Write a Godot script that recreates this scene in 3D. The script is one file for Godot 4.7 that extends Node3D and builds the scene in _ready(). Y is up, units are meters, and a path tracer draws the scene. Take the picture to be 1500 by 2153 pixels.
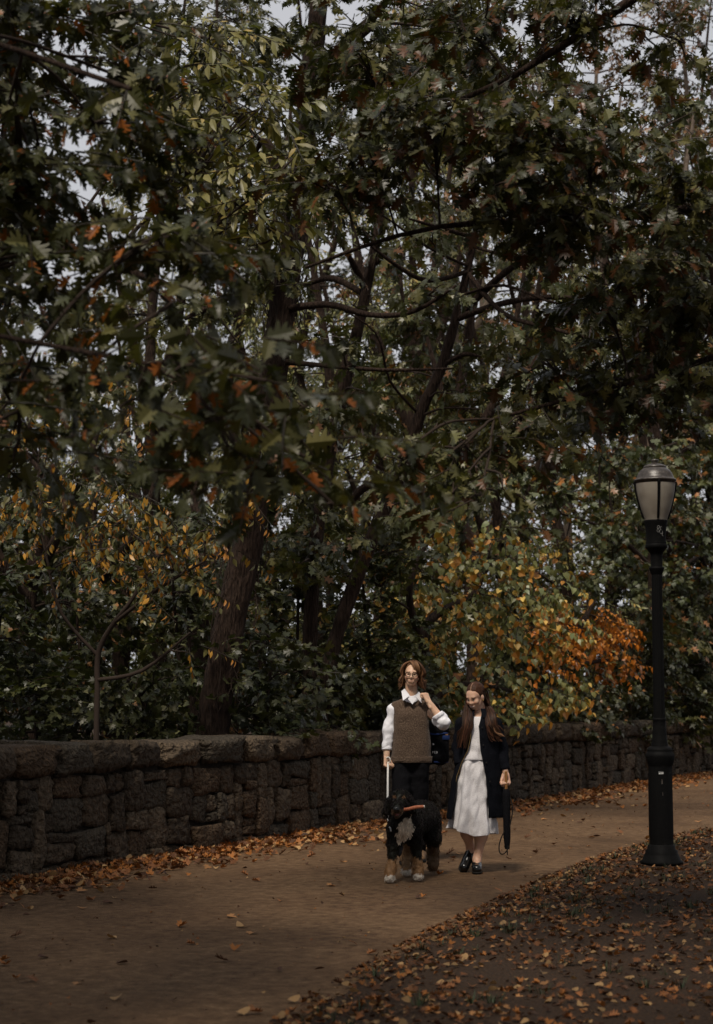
extends Node3D

const FOCAL := 3800.0                      # of the photograph, in its own pixels
const EYE := Vector3(0, 1.47, 0)
const PITCH := 0.1042                      # the lens looks up by this angle

var rng := RandomNumberGenerator.new()
var noise := FastNoiseLite.new()
var used := {}
var M := {}                                # materials
var species := {}                          # leaf kinds
var wall_line := PackedVector3Array()      # front foot of the wall
var edge_line := PackedVector3Array()      # where asphalt meets lawn


func _ready():
	rng.seed = 20241
	noise.seed = 7
	noise.frequency = 1.0
	noise.fractal_octaves = 3
	set_view_and_light()
	make_materials()
	make_leaf_kinds()
	make_ground()
	make_wall()
	make_lamp()
	make_man()
	make_woman()
	make_dog()
	make_trees()
	make_litter()


func set_view_and_light():
	var cam := Camera3D.new()
	cam.name = "camera"
	cam.position = EYE
	cam.rotation.x = PITCH
	cam.fov = rad_to_deg(2.0 * atan(1076.5 / FOCAL))
	cam.far = 400.0
	cam.near = 0.1
	var lens := CameraAttributesPhysical.new()
	lens.frustum_focal_length = 63.5
	lens.frustum_focus_distance = 15.8
	lens.exposure_aperture = 3.2
	cam.attributes = lens
	add_child(cam)
	cam.fov = rad_to_deg(2.0 * atan(1076.5 / FOCAL))
	cam.current = true
	var sky_look := ProceduralSkyMaterial.new()
	sky_look.sky_top_color = Color(0.548, 0.552, 0.568)
	sky_look.sky_horizon_color = Color(0.554, 0.556, 0.568)
	sky_look.ground_horizon_color = Color(0.20, 0.18, 0.15)
	sky_look.ground_bottom_color = Color(0.16, 0.14, 0.12)
	sky_look.sun_angle_max = 1.0
	var sky := Sky.new()
	sky.sky_material = sky_look
	var env := Environment.new()
	env.background_mode = Environment.BG_SKY
	env.sky = sky
	env.tonemap_mode = Environment.TONE_MAPPER_LINEAR
	env.tonemap_exposure = 2.1
	env.sdfgi_enabled = true
	env.ssao_enabled = true
	env.ssil_enabled = true
	var around := WorldEnvironment.new()
	around.name = "overcast_air"
	around.environment = env
	add_child(around)
	var sun := DirectionalLight3D.new()
	sun.name = "veiled_sun"
	sun.light_color = Color(1.0, 0.955, 0.895)
	sun.light_energy = 0.5
	sun.light_angular_distance = 12.0
	sun.shadow_enabled = true
	add_child(sun)
	sun.look_at_from_position(Vector3.ZERO, Vector3(0.22, -1.0, -0.62), Vector3.UP)


# ---------------------------------------------------------------- pixels to places
func ray(px: float, py: float) -> Vector3:
	var x := (px - 750.0) / FOCAL
	var y := (1076.5 - py) / FOCAL
	return Vector3(x, y * cos(PITCH) + sin(PITCH), y * sin(PITCH) - cos(PITCH))


func at_depth(px: float, py: float, depth: float) -> Vector3:
	var d := ray(px, py)
	return EYE + d * (depth / -d.z)


func on_ground(px: float, py: float) -> Vector3:
	var d := ray(px, py)
	return EYE + d * (EYE.y / -d.y)


func pixel_of(p: Vector3) -> Vector3:
	var v := p - EYE
	var depth := v.y * sin(PITCH) - v.z * cos(PITCH)
	var up := v.y * cos(PITCH) + v.z * sin(PITCH)
	if depth < 0.2:
		return Vector3(-9999, -9999, depth)
	return Vector3(750.0 + v.x / depth * FOCAL, 1076.5 - up / depth * FOCAL, depth)


func in_frame(p: Vector3, margin := 20.0) -> bool:
	var q := pixel_of(p)
	return q.x > -margin and q.x < 1500 + margin and q.y > -margin and q.y < 2153 + margin


# ---------------------------------------------------------------- nodes
func numbered(called: String) -> String:
	if not used.has(called):
		used[called] = 0
		return called
	used[called] += 1
	return "%s_%03d" % [called, used[called]]


func tag(o: Node, label := "", category := "", group := "", kind := ""):
	if label: o.set_meta("label", label)
	if category: o.set_meta("category", category)
	if group: o.set_meta("group", group)
	if kind: o.set_meta("kind", kind)
	return o


func thing(called: String, label: String, category: String, where := Vector3.ZERO, group := "") -> Node3D:
	var o := Node3D.new()
	o.name = numbered(called)
	add_child(o)
	o.position = where
	tag(o, label, category, group)
	return o


func part(called: String, mesh: Mesh, mat: Material, parent: Node, kind := "") -> MeshInstance3D:
	var o := MeshInstance3D.new()
	o.name = called if parent != self else numbered(called)
	o.mesh = mesh
	o.material_override = mat
	parent.add_child(o, true)
	if kind: o.set_meta("kind", kind)
	return o


func crowd(called: String, mesh: Mesh, mat: Material, parent: Node, places: Array, tints: Array) -> MultiMeshInstance3D:
	var mm := MultiMesh.new()
	mm.transform_format = MultiMesh.TRANSFORM_3D
	mm.use_colors = true
	mm.mesh = mesh
	mm.instance_count = places.size()
	for i in places.size():
		mm.set_instance_transform(i, places[i])
		mm.set_instance_color(i, tints[i])
	var o := MultiMeshInstance3D.new()
	o.name = called if parent != self else numbered(called)
	o.multimesh = mm
	o.material_override = mat
	parent.add_child(o, true)
	o.set_meta("kind", "stuff")
	return o


# ---------------------------------------------------------------- a bag of triangles
class Bag:
	var v := PackedVector3Array()
	var n := PackedVector3Array()
	var c := PackedColorArray()
	var t := PackedInt32Array()
	var tint := Color.WHITE
	var done := 0                             # triangles already smoothed

	func point(p: Vector3, normal := Vector3.ZERO) -> int:
		v.append(p)
		n.append(normal)
		c.append(tint)
		return v.size() - 1

	func tri(a: int, b: int, d: int):
		t.append(a); t.append(b); t.append(d)

	func quad(a: int, b: int, d: int, e: int):
		tri(a, b, d)
		tri(a, d, e)

	# smooth normals from the faces (clockwise fronts)
	func smooth(from := 0):
		if from == 0: done = 0
		for i in range(done, t.size(), 3):
			var a := t[i]
			var f := (v[t[i + 2]] - v[a]).cross(v[t[i + 1]] - v[a])
			n[a] += f
			n[t[i + 1]] += f
			n[t[i + 2]] += f
		done = t.size()
		for i in range(from, n.size()):
			n[i] = n[i].normalized() if n[i].length_squared() > 1e-20 else Vector3.UP

	func add(other: Bag, x: Transform3D, color := Color.WHITE):
		var first := v.size()
		for i in other.v.size():
			v.append(x * other.v[i])
			n.append((x.basis * other.n[i]).normalized())
			c.append(other.c[i] * color)
		for i in other.t:
			t.append(first + i)
		done = t.size()

	func mesh() -> ArrayMesh:
		var a := []
		a.resize(Mesh.ARRAY_MAX)
		a[Mesh.ARRAY_VERTEX] = v
		a[Mesh.ARRAY_NORMAL] = n
		a[Mesh.ARRAY_COLOR] = c
		a[Mesh.ARRAY_INDEX] = t
		var m := ArrayMesh.new()
		m.add_surface_from_arrays(Mesh.PRIMITIVE_TRIANGLES, a)
		return m


func tube(bag: Bag, pts: PackedVector3Array, radii: PackedFloat32Array, sides := 8, rough := 0.0, flat := 1.0):
	var first := bag.v.size()
	var side := Vector3.RIGHT
	for i in pts.size():
		var along := (pts[mini(i + 1, pts.size() - 1)] - pts[maxi(i - 1, 0)]).normalized()
		if i == 0:
			side = along.cross(Vector3(0.31, 0.2, 0.93)).normalized()
		side = (side - along * side.dot(along)).normalized()
		var other := along.cross(side)
		for k in sides:
			var a := TAU * k / sides
			var r := radii[i]
			if rough > 0.0:
				var q := pts[i] * 3.0 + Vector3(cos(a), 0, sin(a)) * 2.0
				r *= 1.0 + rough * noise.get_noise_3dv(q)
			bag.point(pts[i] + (side * cos(a) + other * sin(a) * flat) * r)
	for i in pts.size() - 1:
		for k in sides:
			var a := first + i * sides + k
			var b := first + i * sides + (k + 1) % sides
			bag.quad(a, b, b + sides, a + sides)
	for end in [0, pts.size() - 1]:
		var mid := bag.point(pts[end])
		for k in sides:
			var a: int = first + end * sides + k
			var b: int = first + end * sides + (k + 1) % sides
			if end == 0: bag.tri(mid, b, a)
			else: bag.tri(mid, a, b)
	bag.smooth(first)


func lathe(bag: Bag, profile: Array, sides := 24, flat_sides := false):
	var first := bag.v.size()
	for i in profile.size():
		for k in sides:
			var a := TAU * (k + 0.5) / sides
			var r: float = profile[i][0]
			bag.point(Vector3(cos(a) * r, profile[i][1], sin(a) * r))
	for i in profile.size() - 1:
		for k in sides:
			var a := first + i * sides + k
			var b := first + i * sides + (k + 1) % sides
			bag.quad(a, a + sides, b + sides, b)
	bag.smooth(first)


func curve_through(pts: PackedVector3Array, steps: int) -> PackedVector3Array:
	var out := PackedVector3Array()
	for i in pts.size() - 1:
		var p0 := pts[maxi(i - 1, 0)]
		var p3 := pts[mini(i + 2, pts.size() - 1)]
		for s in steps:
			out.append(pts[i].cubic_interpolate(pts[i + 1], p0, p3, float(s) / steps))
	out.append(pts[pts.size() - 1])
	return out


# a sheet with thickness: f(u, v) for u, v in 0..1; round joins u = 1 to u = 0
func shell(bag: Bag, f: Callable, nu: int, nv: int, thick: float, round := false):
	var first := bag.v.size()
	var cols := nu if round else nu + 1
	var pts := []
	for j in nv + 1:
		for i in cols:
			pts.append(f.call(float(i) / nu, float(j) / nv))
	var norms := []
	for j in nv + 1:
		for i in cols:
			var l: int = (i - 1 + cols) % cols if round else maxi(i - 1, 0)
			var r: int = (i + 1) % cols if round else mini(i + 1, cols - 1)
			var du: Vector3 = pts[j * cols + r] - pts[j * cols + l]
			var dv: Vector3 = pts[mini(j + 1, nv) * cols + i] - pts[maxi(j - 1, 0) * cols + i]
			norms.append(dv.cross(du).normalized())
	for k in 2:
		for i in pts.size():
			bag.point(pts[i] - norms[i] * thick * k)
	var half: int = pts.size()
	for j in nv:
		for i in (cols if round else nu):
			var a := first + j * cols + i
			var b := first + j * cols + (i + 1) % cols
			bag.quad(a, b, b + cols, a + cols)
			bag.quad(a + half, a + cols + half, b + cols + half, b + half)
	for j in [0, nv]:
		for i in (cols if round else nu):
			var a: int = first + j * cols + i
			var b: int = first + j * cols + (i + 1) % cols
			if j == 0: bag.quad(a, a + half, b + half, b)
			else: bag.quad(a, b, b + half, a + half)
	if not round:
		for i in [0, nu]:
			for j in nv:
				var a: int = first + j * cols + i
				var b: int = a + cols
				if i == 0: bag.quad(a, b, b + half, a + half)
				else: bag.quad(a, a + half, b + half, b)
	bag.smooth(first)


# ---------------------------------------------------------------- smooth bodies
class Body:
	var a := PackedVector3Array()
	var b := PackedVector3Array()
	var ra := PackedFloat32Array()
	var rb := PackedFloat32Array()
	var fx := PackedFloat32Array()
	var fz := PackedFloat32Array()
	var way := PackedVector3Array()
	var per := PackedFloat32Array()
	var k := 0.03
	var cuts: Array[Plane] = []           # kept where the plane's distance is negative
	var holes: Array = []                 # [centre, radius]
	var bumps := 0.0
	var bump_size := 10.0
	var noise: FastNoiseLite

	func bone(p: Vector3, q: Vector3, r: float, s := -1.0, flat_z := 1.0, flat_x := 1.0):
		a.append(p); b.append(q)
		way.append(q - p); per.append(1.0 / (q - p).length_squared())
		ra.append(r); rb.append(r if s < 0 else s)
		fz.append(flat_z); fx.append(flat_x)

	func ball(p: Vector3, r: float, flat_z := 1.0, flat_x := 1.0):
		bone(p, p + Vector3(0, 0.0005, 0), r, r, flat_z, flat_x)

	func value(p: Vector3) -> float:
		var d := 1e9
		for i in a.size():
			var q := p - a[i]
			var h := clampf(q.dot(way[i]) * per[i], 0.0, 1.0)
			q -= way[i] * h
			q.x *= fx[i]
			q.z *= fz[i]
			var e := q.length() - lerpf(ra[i], rb[i], h)
			if e > d + k: continue
			if e < d - k:
				d = e
			else:
				var w := 0.5 + 0.5 * (d - e) / k
				d = lerpf(d, e, w) - k * w * (1.0 - w)
		if bumps > 0.0 and absf(d) < 0.1:
			d -= bumps * noise.get_noise_3dv(p * bump_size)
		for c in cuts:
			d = maxf(d, c.distance_to(p))
		for c in holes:
			d = maxf(d, c[1] - p.distance_to(c[0]))
		return d

	# surface nets over the blocks that the surface crosses
	func into(bag: Bag, cell: float, paint = null):
		var lo := a[0]
		var hi := a[0]
		for i in a.size():
			var r := maxf(ra[i], rb[i]) + 0.03
			lo = lo.min(a[i] - Vector3.ONE * r).min(b[i] - Vector3.ONE * r)
			hi = hi.max(a[i] + Vector3.ONE * r).max(b[i] + Vector3.ONE * r)
		var nb := Vector3i(((hi - lo) / (cell * 4)).ceil()) + Vector3i.ONE
		var nx := nb.x * 4 + 1
		var ny := nb.y * 4 + 1
		var nz := nb.z * 4 + 1
		var field := PackedFloat32Array()
		field.resize(nx * ny * nz)
		field.fill(1e5)
		var blocks := []
		for bz in nb.z:
			for by in nb.y:
				for bx in nb.x:
					var mid := lo + (Vector3(bx, by, bz) + Vector3.ONE * 0.5) * cell * 4
					if absf(value(mid)) < cell * 4 * 0.87 * 1.7 + bumps:
						blocks.append(Vector3i(bx, by, bz))
						for z in 5:
							for y in 5:
								var row := ((bz * 4 + z) * ny + by * 4 + y) * nx + bx * 4
								for x in 5:
									if field[row + x] > 9e4:
										field[row + x] = value(lo + Vector3(bx * 4 + x, by * 4 + y, bz * 4 + z) * cell)
		var made := {}
		var first := bag.v.size()
		var up := nx * ny
		var step := [0, 1, nx, nx + 1, nx * ny, nx * ny + 1, nx * ny + nx, nx * ny + nx + 1]
		for q: Vector3i in blocks:
			for z in 4:
				for y in 4:
					for x in 4:
						var at := ((q.z * 4 + z) * ny + q.y * 4 + y) * nx + q.x * 4 + x
						var in0 := field[at] < 0.0
						if (field[at + 1] < 0.0) == in0 and (field[at + nx] < 0.0) == in0 and (field[at + nx + 1] < 0.0) == in0 and (field[at + up] < 0.0) == in0 and (field[at + up + 1] < 0.0) == in0 and (field[at + up + nx] < 0.0) == in0 and (field[at + up + nx + 1] < 0.0) == in0: continue
						var sum := Vector3.ZERO
						var count := 0
						for e in [[0, 1], [2, 3], [4, 5], [6, 7], [0, 2], [1, 3], [4, 6], [5, 7], [0, 4], [1, 5], [2, 6], [3, 7]]:
							var f0 := field[at + step[e[0]]]
							var f1 := field[at + step[e[1]]]
							if (f0 < 0.0) != (f1 < 0.0):
								var w := f0 / (f0 - f1)
								var p0 := Vector3(e[0] & 1, (e[0] >> 1) & 1, e[0] >> 2)
								var p1 := Vector3(e[1] & 1, (e[1] >> 1) & 1, e[1] >> 2)
								sum += p0.lerp(p1, w)
								count += 1
						var p := lo + (Vector3(q.x * 4 + x, q.y * 4 + y, q.z * 4 + z) + sum / count) * cell
						if paint != null:
							bag.tint = paint.call(p)
						made[at] = bag.point(p)
		bag.tint = Color.WHITE
		for at: int in made:
			for axis in 3:
				var s: int = [1, nx, nx * ny][axis]
				var u: int = [nx, nx * ny, 1][axis]
				var w: int = [nx * ny, 1, nx][axis]
				var f0 := field[at]
				var f1 := field[at + s]
				if (f0 < 0.0) == (f1 < 0.0): continue
				if not (made.has(at - u) and made.has(at - w) and made.has(at - u - w)): continue
				if f0 < 0.0: bag.quad(made[at], made[at - w], made[at - u - w], made[at - u])
				else: bag.quad(made[at], made[at - u], made[at - u - w], made[at - w])
		bag.smooth(first)


func body(k := 0.03) -> Body:
	var o := Body.new()
	o.k = k
	o.noise = noise
	return o


# ---------------------------------------------------------------- materials
func grain(size: int, freq: float, stops: Array, kind := FastNoiseLite.TYPE_SIMPLEX_SMOOTH, seed_ := 1, octaves := 4, gain := 0.5) -> NoiseTexture2D:
	var f := FastNoiseLite.new()
	f.noise_type = kind
	f.seed = seed_
	f.frequency = freq
	f.fractal_octaves = octaves
	f.fractal_gain = gain
	var t := NoiseTexture2D.new()
	t.width = size
	t.height = size
	t.seamless = true
	t.noise = f
	if stops.size():
		var g := Gradient.new()
		g.offsets = PackedFloat32Array(stops.map(func(s): return s[0]))
		g.colors = PackedColorArray(stops.map(func(s): return (s[1] as Color).linear_to_srgb()))
		t.color_ramp = g
	return t


func lin(r: float, g: float, b: float) -> Color:
	return Color(r, g, b)


func paint(r: float, g: float, b: float, rough: float, vertex := false) -> StandardMaterial3D:
	var m := StandardMaterial3D.new()
	m.albedo_color = lin(r, g, b).linear_to_srgb()
	m.roughness = rough
	m.metallic_specular = 0.5 if rough < 0.5 else 0.32
	m.vertex_color_use_as_albedo = vertex
	return m


func textured(tex: Texture2D, scale: float, rough: float, relief: Texture2D = null, cm := 0.0, world := true) -> StandardMaterial3D:
	var m := StandardMaterial3D.new()
	m.albedo_texture = tex
	m.roughness = rough
	m.metallic_specular = 0.5 if rough < 0.5 else 0.30
	m.uv1_triplanar = true
	m.uv1_world_triplanar = world
	m.uv1_scale = Vector3.ONE * scale
	if relief:
		m.heightmap_enabled = true
		m.heightmap_texture = relief
		m.heightmap_scale = cm
	return m


func make_materials():
	var fine := grain(512, 0.06, [], FastNoiseLite.TYPE_SIMPLEX_SMOOTH, 3)
	var rocky := grain(512, 0.018, [], FastNoiseLite.TYPE_SIMPLEX_SMOOTH, 5, 5)
	# asphalt: warm grey grit with pale and dark chips, worn patches
	M.asphalt = textured(grain(2048, 0.008, [[0.0, lin(0.050, 0.027, 0.013)], [0.3, lin(0.098, 0.057, 0.029)], [0.5, lin(0.130, 0.077, 0.040)], [0.7, lin(0.162, 0.100, 0.053)], [1.0, lin(0.27, 0.18, 0.11)]], FastNoiseLite.TYPE_SIMPLEX_SMOOTH, 11, 7, 0.78), 0.42, 0.92, grain(1024, 0.15, [], FastNoiseLite.TYPE_SIMPLEX_SMOOTH, 11, 4, 0.7), 0.8)
	M.asphalt.detail_enabled = true
	M.asphalt.detail_albedo = grain(512, 0.006, [[0.0, lin(0.50, 0.48, 0.46)], [0.4, lin(0.82, 0.80, 0.79)], [0.6, lin(0.95, 0.95, 0.95)], [1.0, lin(1.0, 1.0, 1.0)]], FastNoiseLite.TYPE_SIMPLEX_SMOOTH, 13, 4)
	M.asphalt.detail_blend_mode = BaseMaterial3D.BLEND_MODE_MUL
	M.asphalt.detail_uv_layer = BaseMaterial3D.DETAIL_UV_2
	M.asphalt.uv2_triplanar = true
	M.asphalt.uv2_world_triplanar = true
	M.asphalt.uv2_scale = Vector3.ONE * 0.13
	M.soil = textured(grain(1024, 0.05, [[0.0, lin(0.014, 0.009, 0.006)], [0.5, lin(0.030, 0.018, 0.011)], [0.75, lin(0.055, 0.030, 0.015)], [1.0, lin(0.10, 0.052, 0.022)]], FastNoiseLite.TYPE_SIMPLEX_SMOOTH, 17, 5), 0.9, 1.0, fine, 1.2)
	var stone_colors := [[0.066, 0.048, 0.032], [0.046, 0.034, 0.023], [0.090, 0.067, 0.045], [0.058, 0.047, 0.034], [0.074, 0.049, 0.030]]
	M.stone = []
	for i in stone_colors.size():
		var c: Array = stone_colors[i]
		var t := grain(512, 0.03, [[0.0, lin(c[0] * 0.35, c[1] * 0.35, c[2] * 0.35)], [0.4, lin(c[0] * 0.8, c[1] * 0.8, c[2] * 0.8)], [0.6, lin(c[0] * 1.1, c[1] * 1.1, c[2] * 1.1)], [0.8, lin(c[0] * 1.7, c[1] * 1.65, c[2] * 1.6)], [1.0, lin(c[0] * 2.2, c[1] * 2.2, c[2] * 2.0)]], FastNoiseLite.TYPE_SIMPLEX_SMOOTH, 21 + i, 5)
		M.stone.append(textured(t, 1.0 + 0.15 * i, 0.95, rocky, 7.0))
	M.mortar = textured(grain(256, 0.05, [[0.0, lin(0.012, 0.009, 0.007)], [1.0, lin(0.04, 0.031, 0.023)]], FastNoiseLite.TYPE_SIMPLEX_SMOOTH, 31), 1.0, 1.0, fine, 1.0)
	M.bark = textured(grain(512, 0.02, [[0.0, lin(0.012, 0.007, 0.005)], [0.5, lin(0.034, 0.021, 0.015)], [1.0, lin(0.075, 0.050, 0.036)]], FastNoiseLite.TYPE_SIMPLEX_SMOOTH, 33, 5), 1.0, 0.95, grain(512, 0.02, [], FastNoiseLite.TYPE_SIMPLEX_SMOOTH, 33, 5), 5.0)
	M.bark.uv1_scale = Vector3(3.2, 0.45, 3.2)
	M.pale_bark = textured(grain(512, 0.02, [[0.0, lin(0.07, 0.05, 0.038)], [0.5, lin(0.15, 0.115, 0.088)], [1.0, lin(0.25, 0.20, 0.16)]], FastNoiseLite.TYPE_SIMPLEX_SMOOTH, 35, 5), 1.0, 0.9, fine, 1.5)
	M.pale_bark.uv1_scale = Vector3(2.0, 0.6, 2.0)
	M.twig = paint(0.035, 0.024, 0.018, 0.9)
	M.leaf = paint(1, 1, 1, 0.40, true)
	M.leaf.backlight_enabled = true
	M.leaf.backlight = Color(0.62, 0.66, 0.40)
	M.leaf.metallic_specular = 0.45
	M.dry_leaf = paint(1, 1, 1, 0.62, true)
	M.dry_leaf.backlight_enabled = true
	M.dry_leaf.backlight = Color(0.45, 0.38, 0.25)
	M.grass = paint(1, 1, 1, 0.6, true)
	M.iron = textured(grain(256, 0.03, [[0.0, lin(0.004, 0.004, 0.004)], [0.75, lin(0.006, 0.006, 0.006)], [1.0, lin(0.016, 0.014, 0.012)]], FastNoiseLite.TYPE_SIMPLEX_SMOOTH, 41, 5), 3.0, 0.58, fine, 0.15)
	M.iron.metallic_specular = 0.16
	M.iron_cap = textured(grain(256, 0.02, [[0.0, lin(0.022, 0.018, 0.015)], [0.6, lin(0.045, 0.036, 0.030)], [1.0, lin(0.13, 0.11, 0.09)]], FastNoiseLite.TYPE_SIMPLEX_SMOOTH, 43, 5), 5.0, 0.34, fine, 0.1)
	M.frosted = textured(grain(256, 0.012, [[0.0, lin(0.22, 0.185, 0.145)], [0.4, lin(0.34, 0.30, 0.245)], [1.0, lin(0.40, 0.36, 0.30)]], FastNoiseLite.TYPE_SIMPLEX_SMOOTH, 45, 5), 1.4, 0.42)
	M.frosted.backlight_enabled = true
	M.frosted.backlight = Color(0.8, 0.75, 0.65)
	M.marker = paint(0.30, 0.30, 0.29, 0.7)
	M.skin = paint(1, 1, 1, 0.48, true)
	M.skin.subsurf_scatter_enabled = true
	M.skin.subsurf_scatter_strength = 0.12
	M.shirt = textured(grain(256, 0.05, [[0.0, lin(0.66, 0.66, 0.70)], [1.0, lin(0.80, 0.80, 0.83)]], FastNoiseLite.TYPE_SIMPLEX_SMOOTH, 51), 8.0, 0.9, fine, 0.05, false)
	M.knit = textured(grain(512, 0.04, [[0.0, lin(0.030, 0.019, 0.013)], [0.4, lin(0.066, 0.043, 0.029)], [0.6, lin(0.090, 0.061, 0.042)], [0.8, lin(0.125, 0.088, 0.062)], [1.0, lin(0.20, 0.15, 0.11)]], FastNoiseLite.TYPE_SIMPLEX_SMOOTH, 53, 5), 3.0, 1.0, grain(256, 0.14, [], FastNoiseLite.TYPE_CELLULAR, 53, 1), 0.35, false)
	M.knit.rim_enabled = true
	M.knit.rim = 0.3
	M.linen = textured(grain(256, 0.13, [[0.0, lin(0.46, 0.43, 0.43)], [0.5, lin(0.70, 0.68, 0.69)], [1.0, lin(0.84, 0.83, 0.84)]], FastNoiseLite.TYPE_SIMPLEX_SMOOTH, 55, 4), 2.4, 0.95, grain(256, 0.15, [], FastNoiseLite.TYPE_SIMPLEX_SMOOTH, 55, 2), 0.06, false)
	M.linen.backlight_enabled = true
	M.linen.backlight = Color(0.3, 0.29, 0.28)
	M.black_cloth = textured(grain(128, 0.08, [[0.0, lin(0.005, 0.005, 0.006)], [1.0, lin(0.014, 0.014, 0.016)]], FastNoiseLite.TYPE_SIMPLEX_SMOOTH, 57), 5.0, 0.95, fine, 0.2, false)
	M.black_cloth.metallic_specular = 0.12
	M.navy_wool = textured(grain(128, 0.1, [[0.0, lin(0.004, 0.0044, 0.006)], [0.7, lin(0.0075, 0.008, 0.011)], [1.0, lin(0.022, 0.023, 0.028)]], FastNoiseLite.TYPE_SIMPLEX_SMOOTH, 59), 5.0, 1.0, fine, 0.25, false)
	M.navy_wool.metallic_specular = 0.12
	M.black_leather = paint(0.006, 0.006, 0.006, 0.22)
	M.tan_leather = textured(grain(128, 0.05, [[0.0, lin(0.13, 0.075, 0.04)], [1.0, lin(0.24, 0.15, 0.085)]], FastNoiseLite.TYPE_SIMPLEX_SMOOTH, 61), 6.0, 0.75, null, 0.0, false)
	M.rubber = paint(0.012, 0.011, 0.010, 0.8)
	M.brown_hair = paint(1, 1, 1, 0.5, true)
	M.brown_hair.metallic_specular = 0.25
	M.fur = paint(1, 1, 1, 0.5, true)
	M.fur.metallic_specular = 0.28
	M.eye_white = paint(0.55, 0.52, 0.50, 0.2)
	M.eye_dark = paint(0.012, 0.008, 0.006, 0.12)
	M.wire = paint(0.008, 0.006, 0.005, 0.6)
	M.gold = paint(0.45, 0.30, 0.12, 0.3)
	M.gold.metallic = 0.9
	M.wood = textured(grain(128, 0.03, [[0.0, lin(0.17, 0.075, 0.025)], [1.0, lin(0.34, 0.17, 0.065)]], FastNoiseLite.TYPE_SIMPLEX_SMOOTH, 63), 6.0, 0.5, null, 0.0, false)
	M.wood.uv1_scale = Vector3(20, 3, 20)
	M.blue_cloth = paint(0.010, 0.025, 0.095, 0.8)
	M.webbing = paint(0.62, 0.60, 0.56, 0.8)
	M.chew = textured(grain(128, 0.04, [[0.0, lin(0.28, 0.075, 0.035)], [1.0, lin(0.52, 0.21, 0.115)]], FastNoiseLite.TYPE_SIMPLEX_SMOOTH, 65), 8.0, 0.6, null, 0.0, false)
	M.pale_print = paint(0.50, 0.50, 0.52, 0.7)


# ---------------------------------------------------------------- leaves
# outline of half a leaf: [along, out, foot on the midrib]
const OAK := [[0.0, 0.006, 0.0], [0.12, 0.010, 0.12], [0.17, 0.12, 0.18], [0.24, 0.27, 0.26], [0.31, 0.24, 0.30], [0.34, 0.11, 0.34], [0.42, 0.24, 0.40], [0.51, 0.43, 0.46], [0.57, 0.36, 0.50], [0.54, 0.13, 0.54], [0.64, 0.25, 0.60], [0.77, 0.38, 0.66], [0.79, 0.27, 0.70], [0.73, 0.11, 0.74], [0.88, 0.18, 0.82], [0.87, 0.08, 0.88], [1.0, 0.0, 1.0]]
const MAPLE := [[0.0, 0.005, 0.0], [0.22, 0.008, 0.22], [0.16, 0.30, 0.27], [0.30, 0.26, 0.32], [0.36, 0.50, 0.36], [0.48, 0.38, 0.42], [0.66, 0.46, 0.48], [0.60, 0.14, 0.58], [0.80, 0.18, 0.72], [0.82, 0.07, 0.82], [1.0, 0.0, 1.0]]
const OVAL := [[0.0, 0.008, 0.0], [0.12, 0.01, 0.12], [0.25, 0.15, 0.25], [0.48, 0.22, 0.48], [0.72, 0.17, 0.72], [0.88, 0.07, 0.88], [1.0, 0.0, 1.0]]
const HEART := [[0.0, 0.006, 0.0], [0.22, 0.008, 0.22], [0.15, 0.20, 0.25], [0.27, 0.38, 0.32], [0.48, 0.40, 0.48], [0.74, 0.22, 0.74], [1.0, 0.0, 1.0]]
const LANCE := [[0.0, 0.006, 0.0], [0.08, 0.02, 0.08], [0.4, 0.16, 0.4], [0.7, 0.13, 0.7], [1.0, 0.0, 1.0]]
const LOBED := [[0.0, 0.01, 0.0], [0.2, 0.05, 0.2], [0.34, 0.34, 0.34], [0.44, 0.10, 0.44], [0.70, 0.32, 0.62], [0.74, 0.08, 0.74], [1.0, 0.0, 1.0]]


func leaf_bag(outline: Array, fold: float, curl: float, tint: Color, twist := 0.0) -> Bag:
	var bag := Bag.new()
	bag.tint = tint
	for side in [-1.0, 1.0]:
		var first := bag.v.size()
		for p in outline:
			var y := func(x: float, z: float): return -curl * z * z + absf(x) * fold - absf(x) * absf(x) * curl * 1.2 + x * twist * z
			bag.point(Vector3(0, y.call(0.0, p[2]), p[2]))
			bag.point(Vector3(side * p[1], y.call(side * p[1], p[0]), p[0]))
		for i in outline.size() - 1:
			var q := first + i * 2
			if side > 0: bag.quad(q, q + 2, q + 3, q + 1)
			else: bag.quad(q, q + 1, q + 3, q + 2)
		bag.smooth(first)
	return bag


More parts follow.
